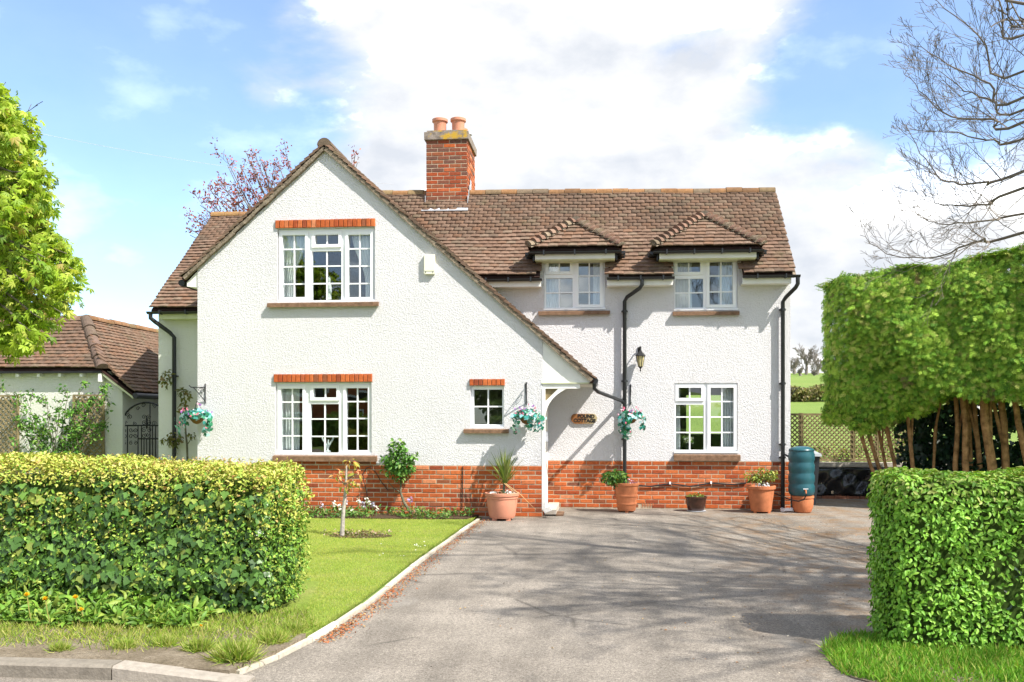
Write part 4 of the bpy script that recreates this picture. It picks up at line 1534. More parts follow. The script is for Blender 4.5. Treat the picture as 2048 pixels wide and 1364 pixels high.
def basket(c, r, label, trails, bowl=True):
    c = Vector(c)
    b = thing('hanging_basket', label, 'hanging basket', (c.x, c.y, c.z - .12), 'hanging baskets on the cottage')
    MB().lathe([(.012, -.13), (.06, -.11), (.10, -.06), (.125, 0), (.127, .01)], c, 18).build('liner', M['coir'], b, True)
    for k in range(3):
        t = 2 * math.pi * k / 3 + .5
        MB().tube([(c.x + .12 * math.cos(t), c.y + .12 * math.sin(t), c.z + .01), (c.x, c.y, c.z + .24)], .0035, 4).build('chain', M['iron'], b)
    n = 260
    u = unit(n)
    u[:, 2] = np.abs(u[:, 2]) * .9 - .15
    P = np.array(c) + u * np.array([r, r * .85, r * .62]) * (.75 + .3 * rng.random((n, 1)))
    # trailing stems
    T = []
    for dx, ln_ in trails:
        for t in np.linspace(0, 1, int(ln_ * 90)):
            T.append((c.x + dx + rng.normal(0, .025), c.y - r * .5 + rng.normal(0, .04), c.z - ln_ * t + rng.normal(0, .02)))
    P = np.concatenate([P, np.array(T)])
    n = len(P)
    nr = (P - np.array(c)) + unit(n) * .12 + np.array([0, -.06, .04])
    up = np.tile([0, 0, -1.0], (n, 1)) + unit(n) * .8
    scatter('foliage', IVY, P, rotframes(nr, up, rng.normal(0, .5, n)), rng.uniform(.045, .075, n), pal_pick(TEAL, n), M['ivyleaf'], b)
    m = 16
    u = unit(m); u[:, 2] = np.abs(u[:, 2]) + .15; u[:, 1] = -np.abs(u[:, 1])
    P2 = np.array(c) + u * np.array([r * 1.05, r * .95, r * .72])
    ex = P[rng.integers(0, len(P), 20)] + np.array([0, -.03, 0])
    P2 = np.concatenate([P2, ex])
    m = len(P2)
    scatter('flowers', ROUND, np.repeat(P2, 4, 0), rotframes(np.tile([0, -1.0, .5], (m * 4, 1)) + unit(m * 4) * .4, unit(m * 4), np.zeros(m * 4)), np.full(m * 4, .022), np.repeat(pal_pick(PINK, m), 4, 0), M['petal'], b)
    return b


bc = W(1053, 832, 13.84)
bracket((bc.x - .02, YG, W(1042, 772, YG).z), (0, -1, 0), 'iron bracket on the gable wall above the basket by the porch')
basket(bc, .22, 'hanging basket of teal leaves and pink flowers beside the small window', [(-.17, .24), (.17, .22), (.05, .18), (.26, .15)])
bc = W(1262, 832, 15.36)
bracket((bc.x, YR, W(1255, 775, YR).z), (0, -1, 0), 'iron bracket on the front wall above the basket by the central downpipe')
basket(bc, .20, 'hanging basket with a long trailing side in front of the central downpipe', [(-.12, .34), (-.06, .38), (-.16, .25), (.2, .22)])
bc = W(394, 832, 13.86)
bracket((W(412, 775, YG).x, YG, W(412, 775, YG).z), Vector((-.75, -.66, 0)), 'iron scroll bracket on the left corner of the gable wall', .24, .26)
basket(bc, .24, 'hanging basket of teal leaves at the left corner of the gable', [(-.24, .28), (.22, .3), (.27, .2), (-.15, .15)])
pw = W(1577, 775, YR)
bracket((XRR, YR + .3, pw.z), (1, 0, 0), 'empty iron bracket on the right-hand corner of the cottage', .2, .28)

# black cable clipped along the plinth
pts = []
for px, py in ((1262, 968), (1280, 971), (1300, 973), (1322, 970), (1340, 967), (1358, 970), (1380, 973), (1400, 970), (1422, 966), (1445, 968), (1468, 969), (1492, 966)):
    q = W(px, py, YR - .03); pts.append(q)
hs = thing('wall_hose', 'black hose clipped along the brick plinth', 'hose', pts[0])
MB().tube(pts, .013, 7).build('hose', M['black'], hs, True)
for i in (4, 8):
    MB().box(pts[i].x - .014, pts[i].x + .014, YR - .05, YR - .012, pts[i].z - .012, pts[i].z + .03).build('clip', M['upvc'], hs)
c0_ = [W(926, 932, YG - .012), W(925, 980, YG - .012), W(924, 1018, YG - .012)]
tag(MB().tube([(q.x, YG - .02, q.z) for q in c0_], .007, 6).build('wall_cable', M['black'], None), 'thin black cable running down the gable plinth', 'cable')
pts = [W(*q, YG - .02) for q in ((735, 1005), (734, 985), (728, 962), (726, 948), (733, 936), (742, 933), (752, 945), (762, 962), (776, 980))]
tag(MB().tube([(q.x, YG - .03, q.z) for q in pts], .007, 6).build('wall_cable', M['black'], None, True), 'looped black cable left of the climbing rose', 'cable')

# ================================================================== OUTBUILDING AT THE LEFT
YA = 16.45
OX0, OX1 = -15.0, W(245, 800, YA).x
hc = W(205, 738, YA - .15)
ha = W(172, 641, 17.31)
ve = W(266, 785, YA - .15)
ob_ = thing('outbuilding', 'cream outbuilding with hipped clay tile roof beside the cottage', 'outbuilding', (OX1 - 2, YA, 0))
MB().panel([[(OX0, YA, 0), (OX1, YA, 0), (OX1, YA, ve.z + .05), (hc.x + .05, YA, hc.z - .03), (OX0, YA, hc.z - .03)]], (0, .2, 0)).build('front_wall', M['cream'], ob_)
MB().box(OX1 - .2, OX1 - .002, YA + .202, 24, 0, ve.z).build('side_wall', M['cream'], ob_)
# front slope
Y0 = YA - .15
fr_ = MB().panel([[(OX0, Y0, hc.z - .03), (hc.x, Y0, hc.z - .03), (ha.x, ha.y, ha.z - .03), (OX0, ha.y, ha.z - .03)]], (0, .02, -.03)).build('front_slope', M['tile_deck'], ob_)
OWT = [3, 1, 4, 5, 1, 4, 2, 3, 1, 2, 6, 1]
tile_roof(fr_, (-12.6, Y0, hc.z), (hc.x, Y0, hc.z), (-12.6, ha.y, ha.z), (ha.x, ha.y, ha.z), weights=OWT, n_ind=150)
ex = ve.x
sr_ = MB().panel([[(hc.x - .0, Y0, hc.z - .03), (ex, Y0, ve.z - .03), (ex, 26, ve.z - .03), (ha.x, 26, ha.z - .03), (ha.x, ha.y, ha.z - .03)]], (-.02, 0, -.03)).build('side_slope', M['tile_deck'], ob_)


def keep_side(b):
    t = (b.y - Y0) / (ha.y - Y0)
    if t < 1:
        xh = hc.x + (ha.x - hc.x) * t
        return b.x > xh
    return True


tile_roof(sr_, (ex, Y0, ve.z), (ex, 24, ve.z), (ha.x, Y0, ha.z), (ha.x, 24, ha.z), wfun=lambda b: OWT if b.y < 18.5 else TW_PINK, keep=keep_side, n_ind=300)
ridge(sr_, (ha.x, ha.y, ha.z + .02), (ha.x, 24, ha.z + .02), r=.1)
hp = Vector((hc.x, Y0, hc.z)); hq = Vector(ha)
for k in range(5):
    p, q = hp.lerp(hq, k / 5 - .02), hp.lerp(hq, (k + 1) / 5 + .03)
    half_round('hip_tile', p + Vector((0, 0, .02)), q + Vector((0, 0, .0)), .125, fr_, M['tile'], random.choice([(.26, .19, .15), (.22, .17, .13), (.30, .20, .15)]), 8, .105, 170)
MB().ob((Vector((hc.x, Y0 + .03, hc.z - .08)) + Vector((ex, Y0 + .03, ve.z - .08))) / 2, (Vector((ex, Y0, ve.z)) - Vector((hc.x, Y0, hc.z))) / 2, (0, .02, 0), (0, 0, .04)).build('barge_board', M['fascia_green'], ob_)
MB().box(OX0, hc.x - .02, Y0 - .01, Y0 + .02, hc.z - .075, hc.z - .035).build('tilting_board', M['iron'], ob_)
for k in range(7):
    x = hc.x - .45 - k * .43
    MB().box(x - .03, x + .03, Y0 + .03, YA - .002, hc.z - .14, hc.z - .078).build('rafter_end', M['paint'], ob_)
MB().box(hc.x - .09, hc.x - .03, Y0 + .0, YA - .002, hc.z - .24, hc.z - .08).build('rafter_end', M['paint'], ob_)
MB().tube([(ex + .05, Y0 - .02, ve.z - .06), (ex + .05, 24, ve.z - .06)], .055, 10).build('gutter', M['black'], ob_, True)
# white rear lobby with part-glazed door behind the gate
YL = 19.0
lob = thing('rear_lobby', 'white lobby with a panelled door behind the iron gate', 'lobby', (-8.6, YL, 0))
MB().box(OX1 + .002, -7.2, YL, YL + .15, 0, 2.3).build('wall', M['cream'], lob)
q0, q1, z0, z1 = rect(262, 312, 808, 905, YL)
dr = MB().box(q0, q1, YL - .04, YL - .001, .05, z1).build('door', M['paint'], lob)
MB().box(q0 - .06, q0 - .001, YL - .06, YL - .001, .05, z1 + .06).build('door_frame', M['paint'], dr)
for a_, b_, c_, d_ in ((266, 279, 806, 822), (262, 279, 834, 890), (286, 297, 806, 822), (286, 300, 834, 890)):
    e0_, e1_, f0_, f1_ = rect(a_, b_, c_, d_, YL - .05)
    MB().box(e0_, e1_, YL - .05, YL - .041, f0_, f1_).build('pane', M['glass'], dr)
    MB().box(e0_, e1_, YL - .0405, YL - .0402, f0_, f1_).build('blind', M['net'], dr)

# trellis panels on the outbuilding wall
def lattice(parent, o, u, wv, width, height, step, t=.02, mat='wood', nrm=Vector((0, -1, 0)), thick=.008):
    """diagonal slats both ways, clipped to the rectangle, each slat a piece"""
    o, u, wv = Vector(o), Vector(u), Vector(wv)
    for s in (1, -1):
        k = -height
        while k < width + height:
            # line x = k + s*z
            pts = []
            for z in (0, height):
                x = (k + z) if s > 0 else (k + height - z)
                pts.append([x, z])
            (x0, z0), (x1, z1) = pts
            lo, hi = 0.0, 1.0
            dx = x1 - x0
            t0, t1 = (0 - x0) / dx, (width - x0) / dx
            lo, hi = max(0, min(t0, t1)), min(1, max(t0, t1))
            if hi - lo > .04:
                a = o + u * (x0 + dx * lo) + wv * (z0 + (z1 - z0) * lo) + nrm * (thick * (0 if s > 0 else 1.05))
                b = o + u * (x0 + dx * hi) + wv * (z0 + (z1 - z0) * hi) + nrm * (thick * (0 if s > 0 else 1.05))
                d = (b - a)
                sd = d.normalized().cross(nrm)
                MB().ob((a + b) / 2, d / 2, sd * t / 2, nrm * thick / 2).build('slat', M[mat], parent)
            k += step


def wall_trellis(px0, px1, py0, py1, Y, label):
    x0, x1, z0, z1 = rect(px0, px1, py0, py1, Y)
    z0 = .1
    t = thing('wall_trellis', label, 'trellis', ((x0 + x1) / 2, Y, z0))
    for a, b in ((x0, x0 + .035), (x1 - .035, x1)):
        MB().box(a, b, Y - .02, Y + .012, z0, z1).build('stile', M['wood'], t)
    for a, b in ((z0, z0 + .035), (z1 - .035, z1)):
        MB().box(x0 + .036, x1 - .036, Y - .02, Y + .012, a, b).build('rail', M['wood'], t)
    lattice(t, (x0 + .03, Y - .0, z0 + .03), (1, 0, 0), (0, 0, 1), x1 - x0 - .06, z1 - z0 - .06, .115, .028)


wall_trellis(-30, 38, 790, 905, YA - .05, 'brown diamond trellis on the outbuilding wall at the left edge')
wall_trellis(146, 209, 789, 905, YA - .05, 'brown diamond trellis on the outbuilding wall right of the shrub')

# wrought iron gate between outbuilding and cottage
YGt = 16.55
gt = thing('iron_gate', 'black wrought iron arched gate with scrolls beside the cottage', 'gate', (W(280, 900, YGt).x, YGt, 0))


def gp(px, py):
    return W(px, py, YGt)


arch = [gp(244, 960)] + [gp(244, 855)] + [gp(293 - 49 * math.cos(R(a)), 852 - 47 * math.sin(R(a))) for a in range(0, 181, 12)] + [gp(342, 960)]
MB().tube(arch, .017, 8).build('gate_frame', M['iron'], gt, True)
for a, b, c in ((244, 342, 851), (277, 342, 877.5)):
    MB().tube([gp(a, c), gp(b, c)], .014, 6).build('rail', M['iron'], gt)
for x, top in ((255, 852), (276, 852), (283, 852), (300, 806), (305, 852), (311, 852), (318, 852), (325, 852)):
    MB().tube([gp(x, top), gp(x, 960)], .0105, 6).build('bar', M['iron'], gt)
for x in (288, 293.5, 299):
    MB().tube([gp(x, 878), gp(x, 960)], .0105, 6).build('bar', M['iron'], gt)
ux, uz = Vector((1, 0, 0)), Vector((0, 0, 1))
for cx_, cy_, rr, tn, st_ in ((250, 846, .045, 1.3, 0), (249, 861, .045, 1.3, 2), (249, 873, .045, -1.3, 2), (249, 886, .045, 1.3, 1), (262, 860, .045, -1.3, 0), (262, 873, .045, 1.3, 0), (271, 860, .045, 1.3, 3), (271, 873, .045, -1.3, 3),
                              (262, 886, .04, 1.3, 1), (271, 886, .04, -1.3, 2), (256, 829, .05, 1.4, 1), (260, 834, .05, -1.4, 4), (288, 846, .05, 1.4, 0), (298, 846, .05, -1.4, 3), (288, 834, .045, 1.3, 0), (298, 834, .045, -1.3, 3),
                              (288, 860, .05, 1.4, 1), (298, 860, .05, -1.4, 2), (288, 871, .05, -1.4, 1), (298, 871, .05, 1.4, 2), (287, 811, .045, 1.3, 0), (309, 812, .045, -1.3, 3), (270, 847, .04, 1.3, 2), (308, 847, .05, 1.3, 0), (276, 817, .04, 1.3, 0)):
    MB().tube(spiral(gp(cx_, cy_), rr, tn, ux, uz, 20, st_), .0065, 5, False).build('scroll', M['iron'], gt, True)
MB().lathe([(.012, -.14), (.026, -.05), (.014, .0), (.022, .03), (.003, .12)], gp(293.5, 843), 8).build('finial', M['iron'], gt, True)

# overhead wire
a, b = Dp(-60, 236, 14), Vector((APX.x + .5, 16.8, 6.0))
pts = []
for k in range(13):
    t = k / 12
    q = a.lerp(b, t); q.z -= .5 * t * (1 - t) * 4 * .3
    pts.append(q)
tag(MB().tube(pts, .0026, 4).build('overhead_wire', M['lead'], None), 'thin overhead wire crossing the sky to the cottage', 'wire')

# ================================================================== RIGHT-HAND SIDE: trellis fence, butt, bin
YF = 18.2
f0, f1, g0, g1 = rect(1560, 1850, 829, 920, YF)
tf_ = thing('trellis_fence', 'brown diamond trellis fence beyond the drive', 'trellis fence', ((f0 + f1) / 2, YF, 0))
posts = [W(px, 900, YF).x for px in (1500, 1603, 1707, 1755, 1845)]
for x in posts:
    MB().box(x - .035, x + .035, YF + .012, YF + .08, -.1, g1 + .03).build('post', M['wood'], tf_)
for z in (g0, g1):
    MB().box(posts[0], posts[-1], YF - .02, YF + .011, z - .022, z + .022).build('rail', M['wood'], tf_)
for i in range(len(posts) - 1):
    pn = MB().box(posts[i] - .012, posts[i] + .012, YF - .022, YF + .010, g0 + .023, g1 - .023).build('lattice_panel', M['wood'], tf_)
    lattice(pn, (posts[i] + .02, YF - .012, g0 + .02), (1, 0, 0), (0, 0, 1), posts[i + 1] - posts[i] - .04, g1 - g0 - .04, .094, .024)
x0, x1 = W(1560, 900, YF).x, W(1860, 900, YF).x
rb = thing('raised_bed_wall', 'low wall wrapped in black polythene below the trellis', 'low wall', ((x0 + x1) / 2, YF - .2, 0))
MB().box(x0, x1 + 1.2, YF - .30, YF - .06, g0 - .115, g0 - .035).build('coping_board', M['stone'], rb)
nx, nz = 60, 14
V = []
for j in range(nz + 1):
    for i in range(nx + 1):
        x = x0 + (x1 + 1.2 - x0) * i / nx; z = .06 + (g0 - .13 - .06) * j / nz
        w = .03 * math.sin(x * 7 + z * 9) + .022 * math.sin(x * 17 - z * 13 + 1) + .012 * math.sin(x * 31 + z * 37)
        V.append((x, YF - .30 + w * (1 - (j / nz) ** 3), z))
w = nx + 1
Fq = np.array([(j * w + i, j * w + i + 1, (j + 1) * w + i + 1, (j + 1) * w + i) for j in range(nz) for i in range(nx)])
so = obj('polythene_sheet', mesh_np('polythene_sheet', np.array(V), Fq, M['sheet'], smooth=True), rb)
so.modifiers.new('t', 'SOLIDIFY').thickness = .004
MB().box(x0, x1 + 1.2, YF - .25, YF - .065, -.02, g0 - .12).build('core_wall', M['mortar'], rb)
for k in range(16):
    bx = x0 + .02 + k * .235
    MB().box(bx, bx + .22, YF - .36, YF - .262, -.02, .055, random.choice([(.30, .13, .08), (.22, .12, .09), (.34, .2, .14)])).build('brick', M['brick'], rb, useco=True)

# water butt on an upturned terracotta pot
bw = Gd(1603, 1026)
bx, by = W(1603, 940, 15.28).x, 15.28
sp = thing('butt_stand', 'upturned terracotta pot under the teal water butt', 'pot', (bx, by, 0))
MB().lathe([(.11, 0), (.135, .015), (.165, .10), (.172, .2), (.165, .24), (.18, .245), (.18, .28), (.05, .285)], (bx + .02, by, .003), 28).build('pot_body', M['terracotta'], sp, True)
wb = thing('water_butt', 'teal plastic ribbed water butt at the right corner of the cottage', 'water butt', (bx, by, .29))
zt_, zb_ = W(1603, 893, 15.28).z, .29
prof = [(.175, 0), (.19, .012)]
Hb = zt_ - zb_
for k in range(4):
    a = .02 + (Hb - .10) * k / 4
    b = .02 + (Hb - .10) * (k + 1) / 4
    prof += [(.197, a + .01), (.21, a + .045), (.211, b - .05), (.197, b - .012)]
prof += [(.197, Hb - .08), (.20, Hb - .07), (.19, Hb - .068)]
MB().lathe(prof, (bx, by, zb_), 40).build('barrel', M['teal'], wb, True)
MB().lathe([(.20, Hb - .067), (.205, Hb - .06), (.20, Hb - .045), (.165, Hb - .02), (.10, Hb), (.02, Hb + .005)], (bx, by, zb_), 40).build('lid', M['teal'], wb, True)
tp = MB().tube([(bx + .01, by - .20, zb_ + .10), (bx + .01, by - .27, zb_ + .10), (bx + .01, by - .285, zb_ + .05)], .013, 8).build('tap', M['terracotta'], wb, True)
MB().box(bx - .03, bx + .05, by - .262, by - .25, zb_ + .118, zb_ + .128).build('tap_handle', M['upvc'], tp)
tag(MB().tube([(pr2 + .03, YR - .07, .95), (bx - .2, by + .05, .93), (bx - .19, by, .925)], .018, 8).build('diverter_hose', M['black'], None, True), 'short black hose from downpipe to water butt', 'hose')
hp_ = [Vector(q) for q in ((bx + .02, by - .29, .33), (bx - .02, by - .26, .24), (bx - .10, by - .22, .21), (bx - .2, by - .1, .22), (pr2 - .15, YR - .12, .30), (pr2 - .5, YR - .1, .36))]
tag(MB().tube(hp_, .011, 7).build('garden_hose', M['black'], None, True), 'black garden hose looping from the water butt tap', 'hose')
pts = []
for k in range(60):
    t = k / 59 * 2 * math.pi * 4
    pts.append((pr2 + .02 + .11 * math.cos(t) + .01 * math.sin(5 * t), 15.32 + .07 * math.sin(t), .02 + .01 * (k / 12) + .01 * math.sin(3 * t)))
tag(MB().tube(pts, .006, 5).build('cord_coil', M['upvc'], None, True), 'small coil of pale cord at the foot of the right downpipe', 'cord')
bn = thing('wheelie_bin', 'charcoal wheelie bin behind the water butt', 'wheelie bin', (bx + .20, by + .95, 0))
cxn, cyn = bx + .20, by + .95
v = []
for z, wx, wy in ((.06, .20, .24), (.90, .255, .30)):
    v += [(cxn - wx, cyn - wy, z), (cxn + wx, cyn - wy, z), (cxn + wx, cyn + wy, z), (cxn - wx, cyn + wy, z)]
MB().add(v, [(3, 2, 1, 0), (4, 5, 6, 7), (0, 1, 5, 4), (1, 2, 6, 5), (2, 3, 7, 6), (3, 0, 4, 7)]).build('body', M['bin'], bn)
M['binlid'] = plain('grey_lid_plastic', (.33, .35, .36), .5, .3, .1)
MB().add([(cxn - .28, cyn - .34, .905), (cxn + .28, cyn - .34, .905), (cxn + .28, cyn + .33, .94), (cxn - .28, cyn + .33, .94), (cxn - .27, cyn - .33, .95), (cxn + .27, cyn - .33, .95), (cxn + .26, cyn + .31, 1.0), (cxn - .26, cyn + .31, 1.0)],
         [(3, 2, 1, 0), (4, 5, 6, 7), (0, 1, 5, 4), (1, 2, 6, 5), (2, 3, 7, 6), (3, 0, 4, 7)]).build('lid', M['binlid'], bn)
for s in (-1, 1):
    MB().tube([(cxn + s * .2, cyn + .24, .1), (cxn + s * .25, cyn + .24, .1)], .1, 16).build('wheel', M['black'], bn, True)


# ================================================================== POTS AND PLANTS BY THE WALL
def pot(name, c, prof, mat, label, n=36, soil_r=None, soil_z=None):
    t = thing(name, label, 'pot', c)
    MB().lathe(prof, c, n).build('pot_body', M[mat], t, True)
    if soil_r:
        MB().lathe([(soil_r, soil_z - .02), (soil_r * .98, soil_z), (.01, soil_z + .012)], c, 20).build('soil', M['soil'], t, True)
    return t


# cordyline in a pink pot
c = Gd(1008, 1036); c = Vector((c.x, 13.76, .006))
t = pot('plant_pot', c, [(.16, .03), (.19, .035), (.20, .06), (.205, .07), (.235, .28), (.24, .33), (.25, .335), (.25, .365), (.265, .375), (.268, .415), (.262, .42), (.235, .42), (.225, .37)], 'terracotta_pink', 'pink terracotta pot with a broad rim at the foot of the gable', 36, .225, .385)
for k in range(4):
    a = R(45 + 90 * k)
    MB().ob((c.x + .15 * math.cos(a), c.y + .15 * math.sin(a), .02), (.035, 0, 0), (0, .035, 0), (0, 0, .018)).build('foot', M['terracotta_pink'], t)
cp = thing('cordyline', 'spiky green cordyline in the pink pot', 'plant', (c.x, c.y, .39))
MB().tube([(c.x + .02, c.y, .36), (c.x + .03, c.y, .50), (c.x + .035, c.y, .58)], [.022, .02, .018], 8).build('stem', M['bark'], cp, True)
n = 74
az = rng.uniform(0, 2 * math.pi, n); el = np.abs(rng.normal(.42, .32, n)).clip(.02, 1.45)
tip = np.stack([np.sin(el) * np.cos(az), np.sin(el) * np.sin(az), np.cos(el)], 1)
nrm_ = np.cross(tip, np.cross([0, 0, 1.0], tip) + 1e-6); nrm_ = np.stack([-np.cos(el) * np.cos(az), -np.cos(el) * np.sin(az), np.sin(el)], 1)
scatter('fronds', blade(.045, -.12), np.tile([c.x + .035, c.y, .57], (n, 1)) + rng.normal(0, .012, (n, 3)), rotframes(nrm_, tip, np.zeros(n)), rng.uniform(.40, .62, n), pal_pick([(.16, .24, .05), (.22, .28, .06), (.10, .17, .035), (.26, .27, .09)], n), M['leaf'], cp)
for a, b in (((c.x + .06, c.y - .02, .56), (c.x + .52, c.y - .05, .17)), ((c.x + .03, c.y - .02, .57), (c.x + .27, c.y - .12, .32))):
    a, b = Vector(a), Vector(b)
    MB().tube([a, a.lerp(b, .5) + Vector((0, 0, .03)), b], [.008, .006, .002], 5).build('dead_frond', plain('dry_frond', (.52, .33, .15), .8), cp)
bd = thing('pansy', 'small white bedding flowers in the pink pot', 'flower', (c.x - .1, c.y, .39))
clump('leaves', (c.x, c.y - .02, .41), (.2, .18, .03), 160, .035, [(.03, .07, .02), (.05, .10, .03)], bd)
for dx in (-.13, .1, .15):
    clump('blossom', (c.x + dx, c.y - .1, .43), (.05, .04, .02), 26, .03, [(.8, .8, .8), (.75, .75, .8)], bd, 'petal', ROUND)

# banded terracotta pot with a box bush
c = Vector((W(1253, 1020, 15.1).x, 15.1, .03))
bp_ = pot('plant_pot', c, [(.145, 0), (.15, .01), (.158, .10), (.168, .105), (.168, .13), (.162, .135), (.175, .23), (.185, .235), (.185, .262), (.178, .27), (.195, .41), (.21, .42), (.212, .455), (.205, .46), (.18, .46), (.17, .42)], 'terracotta', 'tall banded terracotta pot at the central downpipe', 36, .175, .43)
for k in range(3):
    a = R(30 + 120 * k)
    MB().ob((c.x + .11 * math.cos(a), c.y + .11 * math.sin(a), .017), (.025, 0, 0), (0, .025, 0), (0, 0, .0135)).build('foot', M['terracotta'], bp_)
bb = thing('box_bush', 'rounded bright green bush leaning left in the banded pot', 'bush', (c.x - .1, c.y, c.z + .45))
MB().tube([(c.x, c.y, c.z + .42), (c.x - .12, c.y, c.z + .52)], [.02, .012], 6).build('stem', M['bark'], bb)
clump('foliage', (c.x - .19, c.y - .02, c.z + .54), (.21, .18, .125), 620, .05, [(.05, .14, .02), (.10, .22, .03), (.16, .28, .05), (.03, .08, .015)], bb, shell=.4)
bf = thing('bedding_flower', 'pink bedding flowers in the banded pot', 'flower', (c.x + .1, c.y, c.z + .45))
clump('blossom', (c.x + .08, c.y - .05, c.z + .485), (.11, .08, .03), 50, .028, [(.65, .35, .5), (.6, .3, .45), (.75, .55, .65)], bf, 'petal', ROUND)

# brown glazed bowl
c = Vector((W(1392, 1018, 15.3).x, 15.3, .02))
t = pot('plant_pot', c, [(.12, 0), (.135, .012), (.165, .13), (.172, .2), (.185, .215), (.185, .235), (.175, .238), (.16, .21)], 'brown_glaze', 'dark brown glazed bowl standing on a grey saucer', 32, .16, .215)
MB().lathe([(.14, -.014), (.165, -.005), (.165, .0), (.13, .0)], c, 28).build('saucer', M['lead'], t, True)
bl = thing('bowl_plant', 'low green seedlings in the brown bowl', 'plant', (c.x, c.y, c.z + .22))
clump('leaves', (c.x, c.y, c.z + .24), (.15, .13, .03), 130, .035, [(.20, .28, .05), (.12, .20, .03), (.35, .30, .06)], bl)
clump('blossom', (c.x, c.y, c.z + .29), (.14, .1, .04), 14, .028, [(.6, .08, .03), (.7, .2, .05)], bl, 'petal', ROUND)

# big terracotta pot with yellow-green shrub
c = Vector((W(1522, 1020, 15.2).x, 15.2, .03))
bp_ = pot('plant_pot', c, [(.16, 0), (.165, .01), (.20, .26), (.212, .36), (.235, .37), (.24, .415), (.232, .42), (.205, .42), (.2, .38)], 'terracotta', 'large plain terracotta pot left of the water butt', 36, .2, .39)
for k in range(2):
    MB().ob((c.x + (-.11, .11)[k], c.y - .09, .017), (.022, 0, 0), (0, .025, 0), (0, 0, .0135)).build('foot', M['terracotta'], bp_)
sb = thing('pot_shrub', 'open yellow-green shrub in the large terracotta pot', 'shrub', (c.x, c.y, c.z + .4))
mb = MB()
for k in range(7):
    a = random.uniform(0, 6.28)
    mb.tube([(c.x, c.y, c.z + .38), (c.x + .08 * math.cos(a), c.y + .08 * math.sin(a), c.z + .5), (c.x + .2 * math.cos(a), c.y + .15 * math.sin(a), c.z + .62)], [.009, .007, .004], 5)
mb.build('stems', M['bark'], sb)
for dx, dz, rr in ((-.16, .58, .12), (.02, .63, .13), (.17, .60, .12), (.08, .55, .12), (-.08, .54, .1)):
    clump('foliage', (c.x + dx, c.y - .03, c.z + dz), (rr, rr, rr * .7), 85, .045, [(.28, .33, .05), (.20, .28, .04), (.40, .38, .08), (.12, .2, .03)], sb, shell=.2)
wf = thing('bedding_flower', 'white bedding flowers in the large terracotta pot', 'flower', (c.x, c.y - .1, c.z + .4))
clump('blossom', (c.x, c.y - .12, c.z + .44), (.12, .05, .04), 40, .035, [(.8, .8, .8), (.6, .6, .65)], wf, 'petal', ROUND)

# doormat
q = Gd(1108, 1022)
tag(MB().box(W(1092, 1022, 14.7).x, W(1128, 1022, 14.7).x, 14.35, 14.85, .006, .03).build('doormat', M['sillclay'], None), 'brown doormat on the drive at the porch', 'doormat')

# ================================================================== VEGETATION
def noise3(P, s, seed=0):
    P = np.asarray(P) * s + seed
    return (np.sin(P[:, 0] * 1.7 + 1.3 * np.sin(P[:, 1] * 1.3 + seed)) + np.sin(P[:, 1] * 2.1 + 1.1 * np.sin(P[:, 2] * 1.9)) + np.sin(P[:, 2] * 2.3 + 1.2 * np.sin(P[:, 0] * 1.1 + 2))) / 3


def box_surface(n, lo, hi, faces, edge=.1, bulge=.05, seed=0.):
    """random points and outward normals on chosen faces of a rounded box"""
    lo, hi = np.array(lo, float), np.array(hi, float)
    sz = hi - lo
    fa = {'-x': (0, 0), '+x': (0, 1), '-y': (1, 0), '+y': (1, 1), '+z': (2, 1), '-z': (2, 0)}
    areas = []
    for f in faces:
        ax, _ = fa[f]
        areas.append(np.prod([sz[i] for i in range(3) if i != ax]))
    areas = np.array(areas) / sum(areas)
    Ps, Ns = [], []
    for f, k in zip(faces, (areas * n).astype(int)):
        ax, sd = fa[f]
        P = lo + rng.random((k, 3)) * sz
        P[:, ax] = hi[ax] if sd else lo[ax]
        N = np.zeros((k, 3)); N[:, ax] = 1 if sd else -1
        Ps.append(P); Ns.append(N)
    P, N = np.concatenate(Ps), np.concatenate(Ns)
    # round the arrises
    c = np.clip(P, lo + edge, hi - edge)
    c[:, 2] = np.clip(P[:, 2], lo[2], hi[2] - edge)
    d = P - c
    ln = np.linalg.norm(d, axis=1, keepdims=True)
    ok = ln[:, 0] > 1e-6
    dn = d / np.maximum(ln, 1e-6)
    P = np.where(ok[:, None], c + dn * np.minimum(ln, edge), P)
    N = np.where(ok[:, None], dn, N)
    P = P + N * (noise3(P, 5, seed)[:, None] * bulge + noise3(P, 13, seed + 3)[:, None] * bulge * .5)
    return P, N


# ---- left ivy-grown hedge
HL = ((-6.2, 6.68, .1), (-2.48, 7.55, 1.16))
hl = thing('ivy_hedge', 'clipped hedge grown through with dark ivy at the left', 'hedge', ((HL[0][0] + HL[1][0]) / 2, 7.4, .07))
MB().box(HL[0][0], HL[1][0] - .075, HL[0][1] + .085, HL[1][1] - .08, .07, 1.09).build('twig_core', M['core'], hl)
